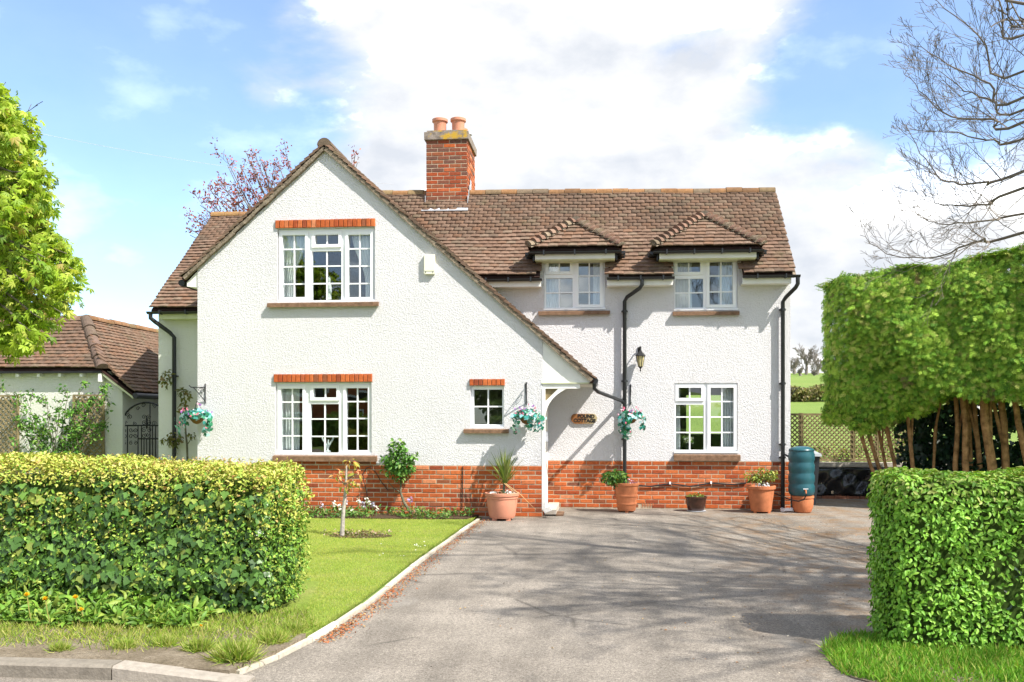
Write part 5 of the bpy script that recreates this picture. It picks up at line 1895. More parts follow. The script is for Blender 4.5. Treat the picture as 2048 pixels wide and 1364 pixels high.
# ivy leaves
P, N = box_surface(6400, *HL, ['-y', '+x'], .16, .05, 1.)
lowcut = rng.random(len(P)) < np.clip((1.12 + .14 * noise3(P, 5, 2.) - P[:, 2]) / .42, 0, 1) ** .8 
P, N = P[lowcut], N[lowcut]
P = P - N * rng.random((len(P), 1)) ** 2 * .09
n = len(P)
up = np.tile([0, 0, -1.0], (n, 1)) + unit(n) * .45
nr = N * 1.3 + unit(n) * .5 + np.array([0, 0, .35])
C = pal_pick([(.065, .145, .026), (.085, .185, .032), (.125, .24, .040), (.045, .105, .022), (.26, .33, .06)], n, [4, 4, 3, 2, 1.6])
S = rng.uniform(.036, .080, n) * np.where(P[:, 2] < .3, .75, 1)
S = np.where(N[:, 0] > .6, S * .6, S)
scatter('ivy', IVY, P, rotframes(nr, up, rng.normal(0, .35, n)), S, C, M['ivyleaf'], hl, n_ind=300)
# hedge leaves: dense bright new growth at the top, sprinkled below
P1, N1 = box_surface(15000, *HL, ['+z'], .14, .035, 2.)
P2, N2 = box_surface(26000, *HL, ['-y', '+x', '+y'], .14, .045, 2.)
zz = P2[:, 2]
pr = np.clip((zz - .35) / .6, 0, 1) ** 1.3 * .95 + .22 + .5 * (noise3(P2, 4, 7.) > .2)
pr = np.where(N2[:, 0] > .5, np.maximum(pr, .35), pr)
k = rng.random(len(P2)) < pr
P, N = np.concatenate([P1, P2[k]]), np.concatenate([N1, N2[k]])
P = P + N * rng.uniform(-.05, .035, (len(P), 1))
n = len(P)
P[:, 2] += .07 * np.clip((-3.0 - P[:, 0]) / 1.5, 0, 1) * (P[:, 2] > 1.0)
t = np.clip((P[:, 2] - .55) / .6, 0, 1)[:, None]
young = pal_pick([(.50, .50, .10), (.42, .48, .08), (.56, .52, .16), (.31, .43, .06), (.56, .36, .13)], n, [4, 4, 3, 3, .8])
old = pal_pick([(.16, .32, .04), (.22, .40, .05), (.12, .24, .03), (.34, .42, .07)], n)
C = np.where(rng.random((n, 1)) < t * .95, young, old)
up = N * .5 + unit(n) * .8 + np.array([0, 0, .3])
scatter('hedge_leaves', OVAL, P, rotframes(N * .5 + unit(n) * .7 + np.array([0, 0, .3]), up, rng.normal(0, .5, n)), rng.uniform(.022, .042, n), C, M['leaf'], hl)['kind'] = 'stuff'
# upright shoots along the top
m = 420
sx, sy = rng.uniform(HL[0][0], HL[1][0] - .1, m), rng.uniform(HL[0][1] + .1, HL[1][1], m)
hgt = rng.uniform(.03, .11, m)
P = np.stack([np.repeat(sx, 9), np.repeat(sy, 9), 1.15 + np.tile(np.linspace(0, 1, 9), m) * np.repeat(hgt, 9)], 1) + rng.normal(0, .006, (m * 9, 3))
n = len(P)
scatter('shoot_leaves', LONG, P, rotframes(unit(n) + np.array([0, 0, .6]), unit(n) + np.array([0, 0, .9]), np.zeros(n)), rng.uniform(.018, .036, n), pal_pick([(.50, .46, .13), (.55, .36, .16), (.42, .42, .09), (.56, .28, .14)], n, [4, 2, 4, 1]), M['leaf'], hl)['kind'] = 'stuff'

# ---- right clipped hedge
HR = ((2.02, 6.30, .06), (5.2, 6.92, 1.185))
hr = thing('clipped_hedge', 'bright green clipped leafy hedge at the right of the drive', 'hedge', (3.4, 6.6, .05))
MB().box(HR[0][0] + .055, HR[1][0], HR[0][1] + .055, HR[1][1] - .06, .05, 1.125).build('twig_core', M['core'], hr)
P, N = box_surface(30000, *HR, ['-x', '-y', '+z', '+y'], .09, .03, 4.)
# an opening low on the right where ivy shows
gap = ((P[:, 0] - 2.93) / .26) ** 2 + ((P[:, 2] - .52) / .26) ** 2
gapm = (N[:, 1] < -.5) & (gap < 1 + .5 * noise3(P, 9, 1.)) & (rng.random(len(P)) < .72)
thin = (N[:, 1] < -.5) & (noise3(P, 8, 5.) > .62) & (rng.random(len(P)) < .75)
kk = ~(gapm | thin)
P, N = P[kk], N[kk]
P = P + N * rng.uniform(-.035, .03, (len(P), 1))
n = len(P)
t = np.clip((P[:, 2] - .95) / .22, 0, 1)[:, None]
yg = pal_pick([(.26, .44, .05), (.34, .48, .08), (.20, .38, .04), (.40, .46, .12)], n)
mg = pal_pick([(.17, .40, .03), (.23, .47, .045), (.29, .52, .06), (.12, .29, .025)], n, [3, 4, 3, 1.5])
C = np.where(rng.random((n, 1)) < t * .8, yg, mg)
up = N * .6 + unit(n) * .7 + np.array([0, 0, -.25])
scatter('hedge_leaves', OVAL, P, rotframes(N * 1.0 + unit(n) * .55 + np.array([0, 0, .4]), up, rng.normal(0, .5, n)), rng.uniform(.028, .048, n), C, M['leaf'], hr, n_ind=300)
n = 90
P = np.stack([rng.normal(2.95, .17, n), np.full(n, 6.36) + rng.uniform(0, .06, n), rng.normal(.56, .2, n)], 1)
scatter('ivy_leaves', IVY, P, rotframes(np.tile([0, -1, .4], (n, 1)) + unit(n) * .4, np.tile([0, 0, -1.], (n, 1)) + unit(n) * .4, np.zeros(n)), rng.uniform(.05, .085, n), pal_pick([(.05, .09, .05), (.08, .13, .08), (.03, .06, .03)], n), M['ivyleaf'], hr)


# ---- branching wood
def grow(mb, p, d, L, r, lvl, maxl, opt, tips=None):
    p, d = Vector(p), Vector(d).normalized()
    n = 5 if lvl < maxl else 4
    pts, rs = [p], [r]
    for i in range(n):
        t = (i + 1) / n
        d = (d + Vector((random.gauss(0, 1), random.gauss(0, 1), random.gauss(0, 1))) * opt.get('wander', .1) + Vector((0, 0, opt.get('lift', .05)))).normalized()
        p = p + d * (L / n)
        pts.append(p); rs.append(max(opt.get('rmin', .002), r * (1 - t * .75)))
    mb.tube(pts, rs, 7 if r > .04 else (5 if r > .012 else 3), False)
    if tips is not None and lvl >= maxl - 1:
        tips += pts[2:]
    if lvl < maxl:
        k = opt['kids'][lvl]
        for j in range(k):
            t = .25 + .72 * (j + random.random()) / k
            i = min(n - 1, int(t * n))
            q = pts[i].lerp(pts[i + 1], t * n - i)
            base = (pts[i + 1] - pts[i]).normalized()
            side = base.orthogonal().normalized()
            side.rotate(Matrix.Rotation(random.uniform(0, 6.283), 3, base))
            sp = opt.get('spread', .75) * random.uniform(.6, 1.25)
            nd = base * math.cos(sp) + side * math.sin(sp)
            grow(mb, q, nd, L * opt['ratio'] * random.uniform(.6, 1.15) * (1 - .35 * t), max(opt.get('rmin', .002), rs[i] * .55), lvl + 1, maxl, opt, tips)
    return pts


def limb(mb, pts, r0, r1, opt, kids=9, lv=(1, 3), sub=.55, tips=None):
    """a limb through survey points with side branches"""
    P = [Vector(p) for p in pts]
    fine = []
    for i in range(len(P) - 1):
        a, b, c, d = P[max(i - 1, 0)], P[i], P[i + 1], P[min(i + 2, len(P) - 1)]
        for s in range(5):
            t = s / 5
            fine.append(.5 * ((2 * b) + (c - a) * t + (2 * a - 5 * b + 4 * c - d) * t * t + (3 * b - a - 3 * c + d) * t ** 3))
    fine.append(P[-1])
    m = len(fine)
    for i in range(1, m - 1):
        fine[i] = fine[i] + Vector((random.gauss(0, .011), random.gauss(0, .011), random.gauss(0, .011)))
    rs = [r0 + (r1 - r0) * (i / (m - 1)) ** .7 for i in range(m)]
    mb.tube(fine, rs, 7, False)
    for k in range(kids):
        t = .12 + .86 * (k + random.random()) / kids
        i = min(m - 2, int(t * (m - 1)))
        base = (fine[i + 1] - fine[i]).normalized()
        side = base.orthogonal().normalized()
        side.rotate(Matrix.Rotation(random.uniform(0, 6.283), 3, base))
        sp = random.uniform(.4, .9)
        grow(mb, fine[i], base * math.cos(sp) + side * math.sin(sp) + Vector((0, 0, .1)), sub * random.uniform(.6, 1.3) * (1.25 - .6 * t), max(.0035, rs[i] * .5), lv[0], lv[1], opt, tips)


# ---- bare tree at the right: trunk just outside the view, limbs over the hedge and the drive
bt = thing('bare_tree', 'leafless grey tree reaching in from the right edge', 'tree', (7.4, 6.7, 0))
trunk = [Vector((7.4, 6.7, 0)), Vector((7.35, 6.7, 1.5)), Vector((7.2, 6.8, 3.2)), Vector((7.1, 6.9, 5.0)), Vector((7.2, 6.9, 7.0)), Vector((7.3, 6.8, 9.2)), Vector((7.2, 6.9, 11.5))]
MB().tube(trunk, [.30, .24, .21, .18, .14, .09, .03], 12).build('trunk', M['bark'], bt, True)
mb = MB()
OPT = dict(kids=[0, 4, 4, 3], ratio=.62, wander=.085, lift=.06, spread=.6, rmin=.0024)
OPT2 = dict(kids=[0, 5, 4, 3], ratio=.66, wander=.12, lift=.05, spread=.7, rmin=.0055)
for st, via in (((7.1, 6.9, 4.3), [(2060, 462, 10.6), (1960, 478, 10.9), (1890, 508, 11.2), (1790, 512, 11.5), (1720, 470, 11.8)]),
                ((7.1, 6.9, 4.9), [(2060, 338, 10.4), (1970, 365, 10.8), (1895, 362, 11.1), (1850, 318, 11.3), (1808, 248, 11.5)]),
                ((7.1, 6.9, 4.6), [(2060, 372, 9.8), (1975, 408, 10.1), (1890, 408, 10.4), (1838, 380, 10.6)]),
                ((7.1, 6.9, 5.6), [(2070, 236, 10.2), (1985, 240, 10.6), (1900, 232, 10.9), (1850, 190, 11.1), (1806, 140, 11.4)]),
                ((7.1, 6.9, 6.2), [(2070, 186, 10.0), (1980, 168, 10.4), (1900, 128, 10.7), (1812, 80, 11.0)]),
                ((7.2, 6.9, 6.8), [(2070, 130, 10.0), (1960, 70, 10.3), (1860, -10, 10.8)]),
                ((7.2, 6.9, 6.9), [(2080, 60, 10.4), (2000, 0, 10.6), (1930, -90, 10.8)]),
                ((7.1, 6.9, 5.2), [(2070, 270, 11.5), (1990, 280, 11.8), (1900, 265, 12.1), (1850, 262, 12.2)]),
                ((7.1, 6.9, 4.1), [(2070, 420, 11.6), (1980, 440, 11.9), (1880, 448, 12.2), (1835, 425, 12.3)]),
                ((7.1, 6.9, 5.9), [(2070, 210, 11.3), (1985, 200, 11.6), (1920, 175, 11.8), (1870, 130, 12)])):
    limb(mb, [st] + [Dp(*v) for v in via], .026, .003, OPT, 19, (1, 3), .72)
# limbs that shade the drive
for k in range(18):
    a = R(95 + 137 * k + random.uniform(-10, 10))
    z = 3.8 + .34 * k
    ln_ = random.uniform(2.8, 4.8) * (1 - .02 * k)
    s0 = Vector((7.15, 6.9, z))
    if math.cos(a) < -.3 and math.sin(a) > -.25:
        ln_ *= .55
    e = s0 + Vector((math.cos(a) * ln_, math.sin(a) * ln_, random.uniform(.4, 1.8)))
    limb(mb, [s0, s0.lerp(e, .5) + Vector((0, 0, -.2)), e], .05, .01, OPT2, 13, (1, 3), 1.0)
for k in range(9):
    a = R(185 + 11 * k + random.uniform(-5, 5))
    s0 = Vector((7.15, 6.9, 3.9 + .35 * k))
    ln_ = random.uniform(3.6, 5.0)
    e = s0 + Vector((math.cos(a) * ln_, math.sin(a) * ln_ * .8, random.uniform(.3, 1.2)))
    limb(mb, [s0, s0.lerp(e, .5) + Vector((0, 0, -.2)), e], .05, .01, OPT2, 13, (1, 3), 1.0)
mb.build('branches', M['twig'], bt)

# ---- conifer hedge on stems
hs0, hs1 = Vector((4.42, 17.15, 0)), Vector((11.0, 13.64, 0))
hd = (hs1 - hs0).normalized(); hn = Vector((hd.y * -1, hd.x, 0))
if hn.dot(Vector((0, 0, 0)) - hs0) < 0:
    hn = -hn                                       # towards the camera and the drive
Lh = (hs1 - hs0).length
ch_ = thing('conifer_hedge', 'tall trimmed conifer hedge on bare orange stems at the right', 'hedge', (hs0 + hs1) / 2)


def hedge_pt(s, w, z):
    return hs0 + hd * s + hn * w + Vector((0, 0, z))


ZT = 3.93
n = 56000
s = rng.random(n) * (Lh + .3) - .15
face = rng.random(n)
P = np.zeros((n, 3)); N = np.zeros((n, 3))
hdv, hnv, h0 = np.array(hd), np.array(hn), np.array(hs0)
zt_top = ZT + .125 * s + .06 * np.sin(s * 2.1) + .04 * np.sin(s * 5.3 + 1)
zlow = np.interp(s, [0, .4, 1.1, 1.8, 9], [1.45, 1.38, 1.62, 1.88, 2.02]) + .09 * np.sin(s * 2.7 + 2) + .06 * np.sin(s * 7.1)
thk = .75
f_front, f_top = face < .66, (face >= .66) & (face < .82)
z = zlow + (zt_top - zlow) * rng.random(n)
bul = thk + .10 * np.sin(z * 2.2 + s * 1.1) + .06 * np.sin(s * 4 + z * 3)
bul = bul * (1 - .30 * np.clip((z - 3.75) / .4, 0, 1) ** 2) * (1 - .35 * np.clip((1.95 - z) / .5, 0, 1))
end = np.clip(1 - (s + .15) / .7, 0, 1)            # rounded near end by the trellis
bul = bul * np.sqrt(np.clip(1 - end ** 2, .02, 1))
wv = np.where(f_front, bul, 0)
wv = np.where(f_top, (rng.random(n) * 2 - 1) * thk * .7, wv)
f_under = face >= .82
wv = np.where(f_under, (rng.random(n) * 2 - 1) * thk * .9 * np.sqrt(np.clip(1 - end ** 2, .02, 1)), wv)
z = np.where(f_top, zt_top + .03, z)
z = np.where(f_under, zlow + rng.random(n) * .18, z)
P = h0 + hdv * s[:, None] + hnv * wv[:, None]
P[:, 2] = z
P += rng.normal(0, .025, P.shape)
P += np.outer(noise3(P, 5.2, 3.) * .035 + noise3(P, 11, 8.) * .025, hnv) * f_front[:, None]
P -= np.outer(rng.random(n) ** 2 * .07, hnv) * f_front[:, None]
N = np.where(f_front[:, None], hnv - hdv * (end[:, None] * 1.2), np.where(f_top[:, None], np.array([0, 0, 1.]), np.array([0, 0, -.6]) + hnv * .5))
cl1 = np.stack([noise3(P, 6.5, 1.), noise3(P, 6.5, 5.), noise3(P, 6.5, 9.)], 1)
kk = noise3(P, 3.3, 2.) * .6 + noise3(P, 7, 4.) * .5
up = N * .6 + unit(n) * .7 + np.array([0, 0, .25])
C = pal_pick([(.17, .34, .03), (.25, .42, .04), (.09, .21, .018), (.33, .48, .06), (.40, .44, .10)], n, [4, 4, 2.5, 3, 1.3])
br_ = (kk > .60)[:, None] & (rng.random((n, 1)) < .55)
C = np.where(br_, pal_pick([(.20, .16, .06), (.26, .20, .09), (.16, .17, .05)], n), C)
scatter('foliage', SPRAY, P, rotframes(N * 1.2 + unit(n) * .55 + cl1 * .3 + np.array([0, 0, .45]), up + cl1 * .3, rng.normal(0, .4, n)), rng.uniform(.09, .16, n), C * (1 + .08 * cl1[:, :1]), M['needle'], ch_, n_ind=300)
core = []
for a, b, z0_, z1_, w_ in ((.32, Lh, 1.85, 3.93, .60),):
    v = [hedge_pt(a, -w_, z0_), hedge_pt(b, -w_, z0_ + .3), hedge_pt(b, w_, z0_ + .3), hedge_pt(a, w_ * .6, z0_)]
    v += [q + Vector((0, 0, z1_ - z0_ - (.0 if i in (0, 3) else .3))) for i, q in enumerate(v)]
    fix_normals(MB().add(v, [(3, 2, 1, 0), (4, 5, 6, 7), (0, 1, 5, 4), (1, 2, 6, 5), (2, 3, 7, 6), (3, 0, 4, 7)]).build('inner_foliage', M['core_conifer'], ch_))
# back foliage hanging low so the stems stand against shade
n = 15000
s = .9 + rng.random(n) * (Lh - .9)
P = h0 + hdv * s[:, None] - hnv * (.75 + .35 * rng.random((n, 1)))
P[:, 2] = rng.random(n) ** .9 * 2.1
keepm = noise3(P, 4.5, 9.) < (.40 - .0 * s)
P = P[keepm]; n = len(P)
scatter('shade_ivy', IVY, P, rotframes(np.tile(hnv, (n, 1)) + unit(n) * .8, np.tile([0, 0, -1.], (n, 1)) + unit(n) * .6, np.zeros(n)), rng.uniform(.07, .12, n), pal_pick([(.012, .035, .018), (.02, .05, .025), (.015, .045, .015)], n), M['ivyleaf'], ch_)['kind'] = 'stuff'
# stems
for bpx, bqy, tpx, tpy, r_, ds in ((1776, 950, 1697, 815, .028, 0), (1783, 950, 1722, 812, .03, .1), (1789, 945, 1740, 805, .024, .2), (1798, 955, 1768, 800, .028, .1), (1838, 960, 1812, 800, .03, 0), (1858, 960, 1880, 810, .02, .3),
                                   (1915, 965, 1912, 800, .036, .1), (1938, 960, 1924, 790, .045, 0), (1948, 958, 1930, 795, .034, .15), (1963, 962, 1948, 790, .036, .2), (1994, 965, 1966, 785, .062, -.1), (2016, 960, 2000, 785, .05, .1), (2070, 880, 2028, 785, .045, 0)):
    # stand each stem on the hedge line
    def on_line(px, off):
        rx, ry = ray(px)
        A = np.array([[rx, -hd.x], [ry, -hd.y]])
        d_, s_ = np.linalg.solve(A, [hs0.x + hn.x * off, hs0.y + hn.y * off])
        return d_, s_
    d0, _ = on_line(bpx, .12 - ds); d1, _ = on_line(tpx, .12 - ds)
    a = Dp(bpx, bqy, d0); a.z = 0
    b = Dp(tpx, tpy, d1)
    m1 = a.lerp(b, .4) + Vector((random.uniform(-.03, .03), 0, 0)); m2 = a.lerp(b, .75) + Vector((random.uniform(-.04, .04), 0, 0))
    r_ *= 1.2
    top = b + (b - a) * .35
    fk = m1.lerp(b, .2); fe = b + Vector((random.uniform(-.22, .22), random.uniform(-.1, .1), .25))
    MB().tube([fk, fk.lerp(fe, .5) + Vector((random.uniform(-.03, .03), 0, .02)), fe], [r_ * .6, r_ * .5, r_ * .35], 7).build('stem', M['bark_red'], ch_, True)
    MB().tube([a, a.lerp(b, .15), m1, m2, b, top], [r_ * 1.25, r_ * 1.08, r_, r_ * .9, r_ * .85, r_ * .5], 9).build('stem', M['bark_red'], ch_, True)
for px, h_, w_ in ((1905, .5, .3), (1960, .75, .3), (1850, .6, .25), (2020, .4, .3)):
    d0, _ = on_line(px, -.1)
    g = Dp(px, 900, d0)
    clump('ivy_clump', (g.x, g.y, h_ * .55), (w_, w_, h_ * .6), 260, .085, [(.018, .05, .025), (.03, .07, .035), (.012, .04, .015)], ch_, 'ivyleaf', IVY)['kind'] = 'stuff'

# ---- lime tree at the left edge
lt = thing('lime_tree', 'broad tree with bright young lime-green leaves at the left edge', 'tree', (-7.6, 8.9, 0))
tr_ = [Vector((-7.6, 8.9, 0)), Vector((-7.6, 8.95, 1.6)), Vector((-7.5, 9.0, 3.0)), Vector((-7.55, 9.0, 4.6)), Vector((-7.5, 9.05, 6.3))]
MB().tube(tr_, [.26, .2, .17, .11, .03], 10).build('trunk', M['bark'], lt, True)
mb = MB()
tips = []
LOPT = dict(kids=[0, 4, 3], ratio=.6, wander=.14, lift=-.01, spread=.7, rmin=.004)
OUTL = [(178, 20), (205, 45), (235, 78), (280, 105), (340, 118), (390, 122), (430, 126), (470, 140), (510, 168), (545, 188), (590, 176), (630, 160), (665, 140), (700, 60)]
for i, (py, px) in enumerate(OUTL):
    for dd, sh in ((9.4, -12), (9.0, -55), (10.0, -40)):
        e = Dp(px + sh - 22, py + random.uniform(-8, 8), dd)
        s0 = Vector((-7.5, 9.0, max(2.2, min(6.0, e.z - .5 + .1 * i))))
        limb(mb, [s0, s0.lerp(e, .5) + Vector((0, 0, .25)), e], .045, .005, LOPT, 7, (1, 2), .38, tips)
for k in range(26):
    a = R(k * 37)
    s0 = Vector((-7.5, 9.0, 2.3 + .09 * k))
    e = s0 + Vector((math.cos(a) * 2.2, math.sin(a) * 2.0, random.uniform(-.3, .9)))
    if e.x < -6.6:
        limb(mb, [s0, s0.lerp(e, .5) + Vector((0, 0, .2)), e], .04, .006, LOPT, 5, (1, 2), .4, tips)
mb.build('branches', M['bark'], lt)
tips = np.array([tuple(q) for q in tips])
# keep the crown to its outline
def px_of(P):
    xc = P[:, 0] * CT + P[:, 1] * ST; dc = -P[:, 0] * ST + P[:, 1] * CT
    return CX + F_ * xc / dc, CY - F_ * (P[:, 2] - EYE) / dc
rep = 3
P = np.repeat(tips, rep, 0) + rng.normal(0, .055, (len(tips) * rep, 3))
qx, qy = px_of(P)
lim = np.interp(qy, [150] + [o[0] for o in OUTL] + [735, 760], [-20] + [o[1] for o in OUTL] + [20, -80]) + 14 * np.sin(qy * .11) + 9 * np.sin(qy * .31 + 1) - 2
P = P[qx < lim]
print('lime leaves', len(P))
n = len(P)
up = np.tile([0, 0, -1.0], (n, 1)) + unit(n) * .55
nr = unit(n) * .9 + np.array([.3, -.5, .35])
C = pal_pick([(.33, .48, .04), (.41, .54, .06), (.25, .40, .03), (.50, .56, .10), (.16, .29, .025), (.46, .38, .09)], n, [4, 4, 3, 2.5, 2, .7])
scatter('foliage', PALM, P, rotframes(nr, up, rng.normal(0, .4, n)), rng.uniform(.06, .115, n), C, M['limeleaf'], lt, n_ind=300)

# ---- copper-leaved tree behind the gable
rt = thing('copper_tree', 'thin tree with red spring leaves behind the gable', 'tree', (-8.1, 24, terrain(0, 24)))
MB().tube([(-8.1, 24, 0), (-8.0, 24, 3), (-7.9, 24.0, 5.2)], [.16, .12, .08], 8).build('trunk', M['bark'], rt, True)
mb = MB(); tips = []
ROPT = dict(kids=[0, 3, 4], ratio=.62, wander=.12, lift=.06, spread=.55, rmin=.006)
for px, py in ((490, 300), (455, 330), (520, 318), (560, 330), (440, 395), (400, 410), (385, 440), (420, 380), (480, 350), (540, 360), (590, 330), (715, 325), (470, 420), (380, 470), (500, 400), (450, 310), (505, 330), (575, 318), (430, 360), (395, 425), (375, 455), (530, 340), (415, 400), (480, 330), (545, 345), (510, 305), (465, 370), (445, 440)):
    e = Dp(px, py, 24.5 + random.uniform(-.8, .8))
    s0 = Vector((-7.9, 24, 4.6))
    limb(mb, [s0, s0.lerp(e, .55) + Vector((random.uniform(-.2, .2), 0, .1)), e], .04, .008, ROPT, 7, (1, 2), .75, tips)
mb.build('branches', M['twig'], rt)
tips = np.array([tuple(q) for q in tips])
P = np.repeat(tips, 3, 0) + rng.normal(0, .06, (len(tips) * 3, 3))
P = P[rng.random(len(P)) < np.where(P[:, 0] < -6.3, .62, .35)]
n = len(P)
scatter('foliage', OVAL, P, rotframes(unit(n), unit(n), np.zeros(n)), rng.uniform(.05, .10, n), pal_pick([(.34, .06, .04), (.40, .10, .06), (.24, .045, .045), (.20, .06, .05), (.42, .16, .09)], n), M['leaf'], rt)

# ---- distant trees and hedgerow across the field
for i, (px, top, Y, w_) in enumerate(((1612, 690, 128, 1.0), (1588, 715, 132, .8), (1634, 705, 126, .9), (1650, 725, 136, .8), (1570, 725, 138, .7), (1600, 735, 120, .5), (1628, 738, 121, .5))):
    rx, ry = ray(px)
    d_ = Y / ry
    g = Vector((rx * d_, Y, terrain(0, Y) - .2))
    zt_ = EYE + (CY - top) * d_ / F_
    h_ = zt_ - g.z
    t_ = thing('distant_tree', ['tall bare grey tree on the far field edge', 'bare grey tree left of the tallest far tree', 'bare grey tree right of the tallest far tree', 'bare far tree beside the conifer hedge', 'bare far tree behind the cottage corner', 'low bare thicket left under the far trees', 'low bare thicket right under the far trees'][i], 'tree', g, 'bare trees on the far field edge')
    MB().tube([g, g + Vector((.1, 0, h_ * .3)), g + Vector((.0, 0, h_ * .6))], [.25, .2, .08], 6).build('trunk', M['fartwig'], t_)
    mb = MB()
    FO = dict(kids=[8, 7, 6], ratio=.55, wander=.12, lift=.08, spread=.75, rmin=.022)
    for k in range(10):
        a = 6.283 * k / 10 + random.uniform(-.3, .3)
        st_ = g + Vector((0, 0, h_ * random.uniform(.12, .5)))
        grow(mb, st_, Vector((math.cos(a) * .75 * w_, math.sin(a) * .75 * w_, .9)), h_ * .5, .07, 0, 2, FO)
    mb.build('crown', M['fartwig'], t_)
n = 14000
px_ = rng.uniform(1560, 1760, n)
Yh = 58.0
fx0, fx1 = W(1560, 800, Yh).x, W(1760, 800, Yh).x
P = np.stack([rng.uniform(fx0, fx1, n), Yh + rng.normal(0, .4, n), terrain(0, Yh) + np.sqrt(rng.random(n)) * (.95 + .0 * px_)], 1)
P[:, 2] += .12 * np.sin(P[:, 0] * 2.3)
tag(scatter('far_hedgerow', OVAL, P, rotframes(unit(n) + np.array([0, -.5, .5]), unit(n), np.zeros(n)), rng.uniform(.10, .22, n), pal_pick([(.20, .20, .06), (.26, .23, .08), (.14, .17, .05), (.30, .24, .12)], n), M['leaf']),
    'brownish hedgerow across the far field', 'hedgerow', None, 'stuff')
# bright shrubs seen through the trellis
for i, (px, w_, h_) in enumerate(((1640, .5, .55), (1690, .45, .9), (1755, .6, 1.1), (1815, .6, 1.3))):
    q = W(px, 900, 19.3)
    t_ = thing('garden_shrub', ['low yellow-green shrub behind the trellis near the water butt', 'round shrub behind the middle trellis post', 'taller shrub behind the right trellis panel', 'shrub behind the trellis end under the conifers'][i], 'shrub', (q.x, 19.3, 0), 'shrubs behind the trellis')
    clump('foliage', (q.x, 19.3, .75 if i == 0 else h_ * .55), (w_, .4, h_ * .5), 420, .09, [(.22, .30, .05), (.14, .24, .04), (.32, .34, .08)], t_)
    MB().tube([(q.x, 19.3, 0), (q.x + .03, 19.3, h_ * .5)], [.02, .01], 5).build('stem', M['bark'], t_)

# ---- shrubs against the walls
ws = thing('wall_shrub', 'airy green shrub between the two trellis panels of the outbuilding', 'shrub', (W(110, 900, 16.1).x, 16.1, 0))
mb = MB(); tips = []
SOPT = dict(kids=[0, 4, 3], ratio=.6, wander=.12, lift=.06, spread=.7, rmin=.004)
for px, py in ((50, 790), (60, 830), (90, 790), (135, 785), (160, 775), (190, 790), (205, 775), (218, 835), (30, 850), (75, 860), (120, 820), (170, 840), (10, 780), (150, 810), (100, 840), (215, 800)):
    b0_ = W(110 + random.uniform(-12, 12), 930, 16.05); b0_.z = 0
    e = W(px, py, 15.95 + random.uniform(-.15, .3))
    limb(mb, [b0_, b0_.lerp(e, .5) + Vector((0, 0, .15)), e], .014, .004, SOPT, 7, (1, 2), .34, tips)
mb.build('branches', M['bark'], ws)
tips = np.array([tuple(q) for q in tips])
P = np.repeat(tips, 2, 0) + rng.normal(0, .035, (len(tips) * 2, 3)); P = P[(P[:, 2] > .8) & (rng.random(len(P)) < .75)]
n = len(P)
scatter('foliage', OVAL, P, rotframes(unit(n) + np.array([0, -.5, .6]), unit(n) + np.array([0, 0, -.5]), np.zeros(n)), rng.uniform(.05, .085, n), pal_pick([(.08, .22, .025), (.13, .30, .04), (.05, .14, .02), (.20, .34, .06)], n), M['leaf'], ws)

cr_ = thing('climbing_rose', 'bushy green climbing rose with a bare twisted stem on the gable plinth', 'rose', (W(822, 1020, 13.95).x, 13.95, 0))
sp_ = [W(824, 1028, 13.93), W(808, 1005, 13.95), W(801, 985, 13.97), W(802, 965, 13.98), W(801, 940, 13.98)]
MB().tube(sp_, [.028, .024, .018, .014, .01], 8).build('stem', M['bark'], cr_, True)
MB().tube([sp_[2], W(786, 975, 13.98), W(775, 962, 13.98)], [.012, .008, .004], 6).build('side_stem', M['bark'], cr_, True)
RG = [(.07, .20, .025), (.12, .28, .04), (.05, .14, .02), (.20, .32, .07)]
for px, py, rx_, rz_, k in ((800, 925, .24, .2, 420), (795, 900, .16, .14, 160), (812, 935, .2, .13, 160), (785, 935, .16, .14, 140), (795, 886, .08, .08, 40), (828, 912, .08, .06, 26), (775, 915, .08, .08, 26), (802, 955, .1, .08, 60)):
    q = W(px, py, 13.92)
    clump('foliage', q, (rx_, .12, rz_), k, .055, RG, cr_, shell=.3)

wc = thing('wall_climber', 'olive-leaved climber beside the left downpipe', 'climber', (W(372, 900, 15.1).x, 15.1, 0))
MB().tube([W(376, 960, 15.12), W(374, 890, 15.12), W(370, 850, 15.14), W(372, 815, 15.14), W(366, 780, 15.15)], [.02, .018, .014, .01, .006], 7).build('stem', M['bark'], wc, True)
MB().tube([W(374, 890, 15.12), W(382, 878, 15.1), W(386, 872, 15.1)], [.01, .006, .004], 5).build('side_stem', M['bark'], wc)
OLV = [(.16, .17, .04), (.20, .20, .05), (.10, .12, .03), (.24, .18, .07)]
for px, py, rx_, rz_, k in ((333, 757, .11, .16, 60), (368, 790, .12, .14, 60), (350, 880, .15, .13, 90), (364, 815, .06, .1, 26), (384, 870, .06, .05, 14), (330, 880, .08, .06, 14)):
    clump('foliage', W(px, py, 15.08), (rx_, .05, rz_), k, .07, OLV, wc, shell=.2, tmpl=OVAL)

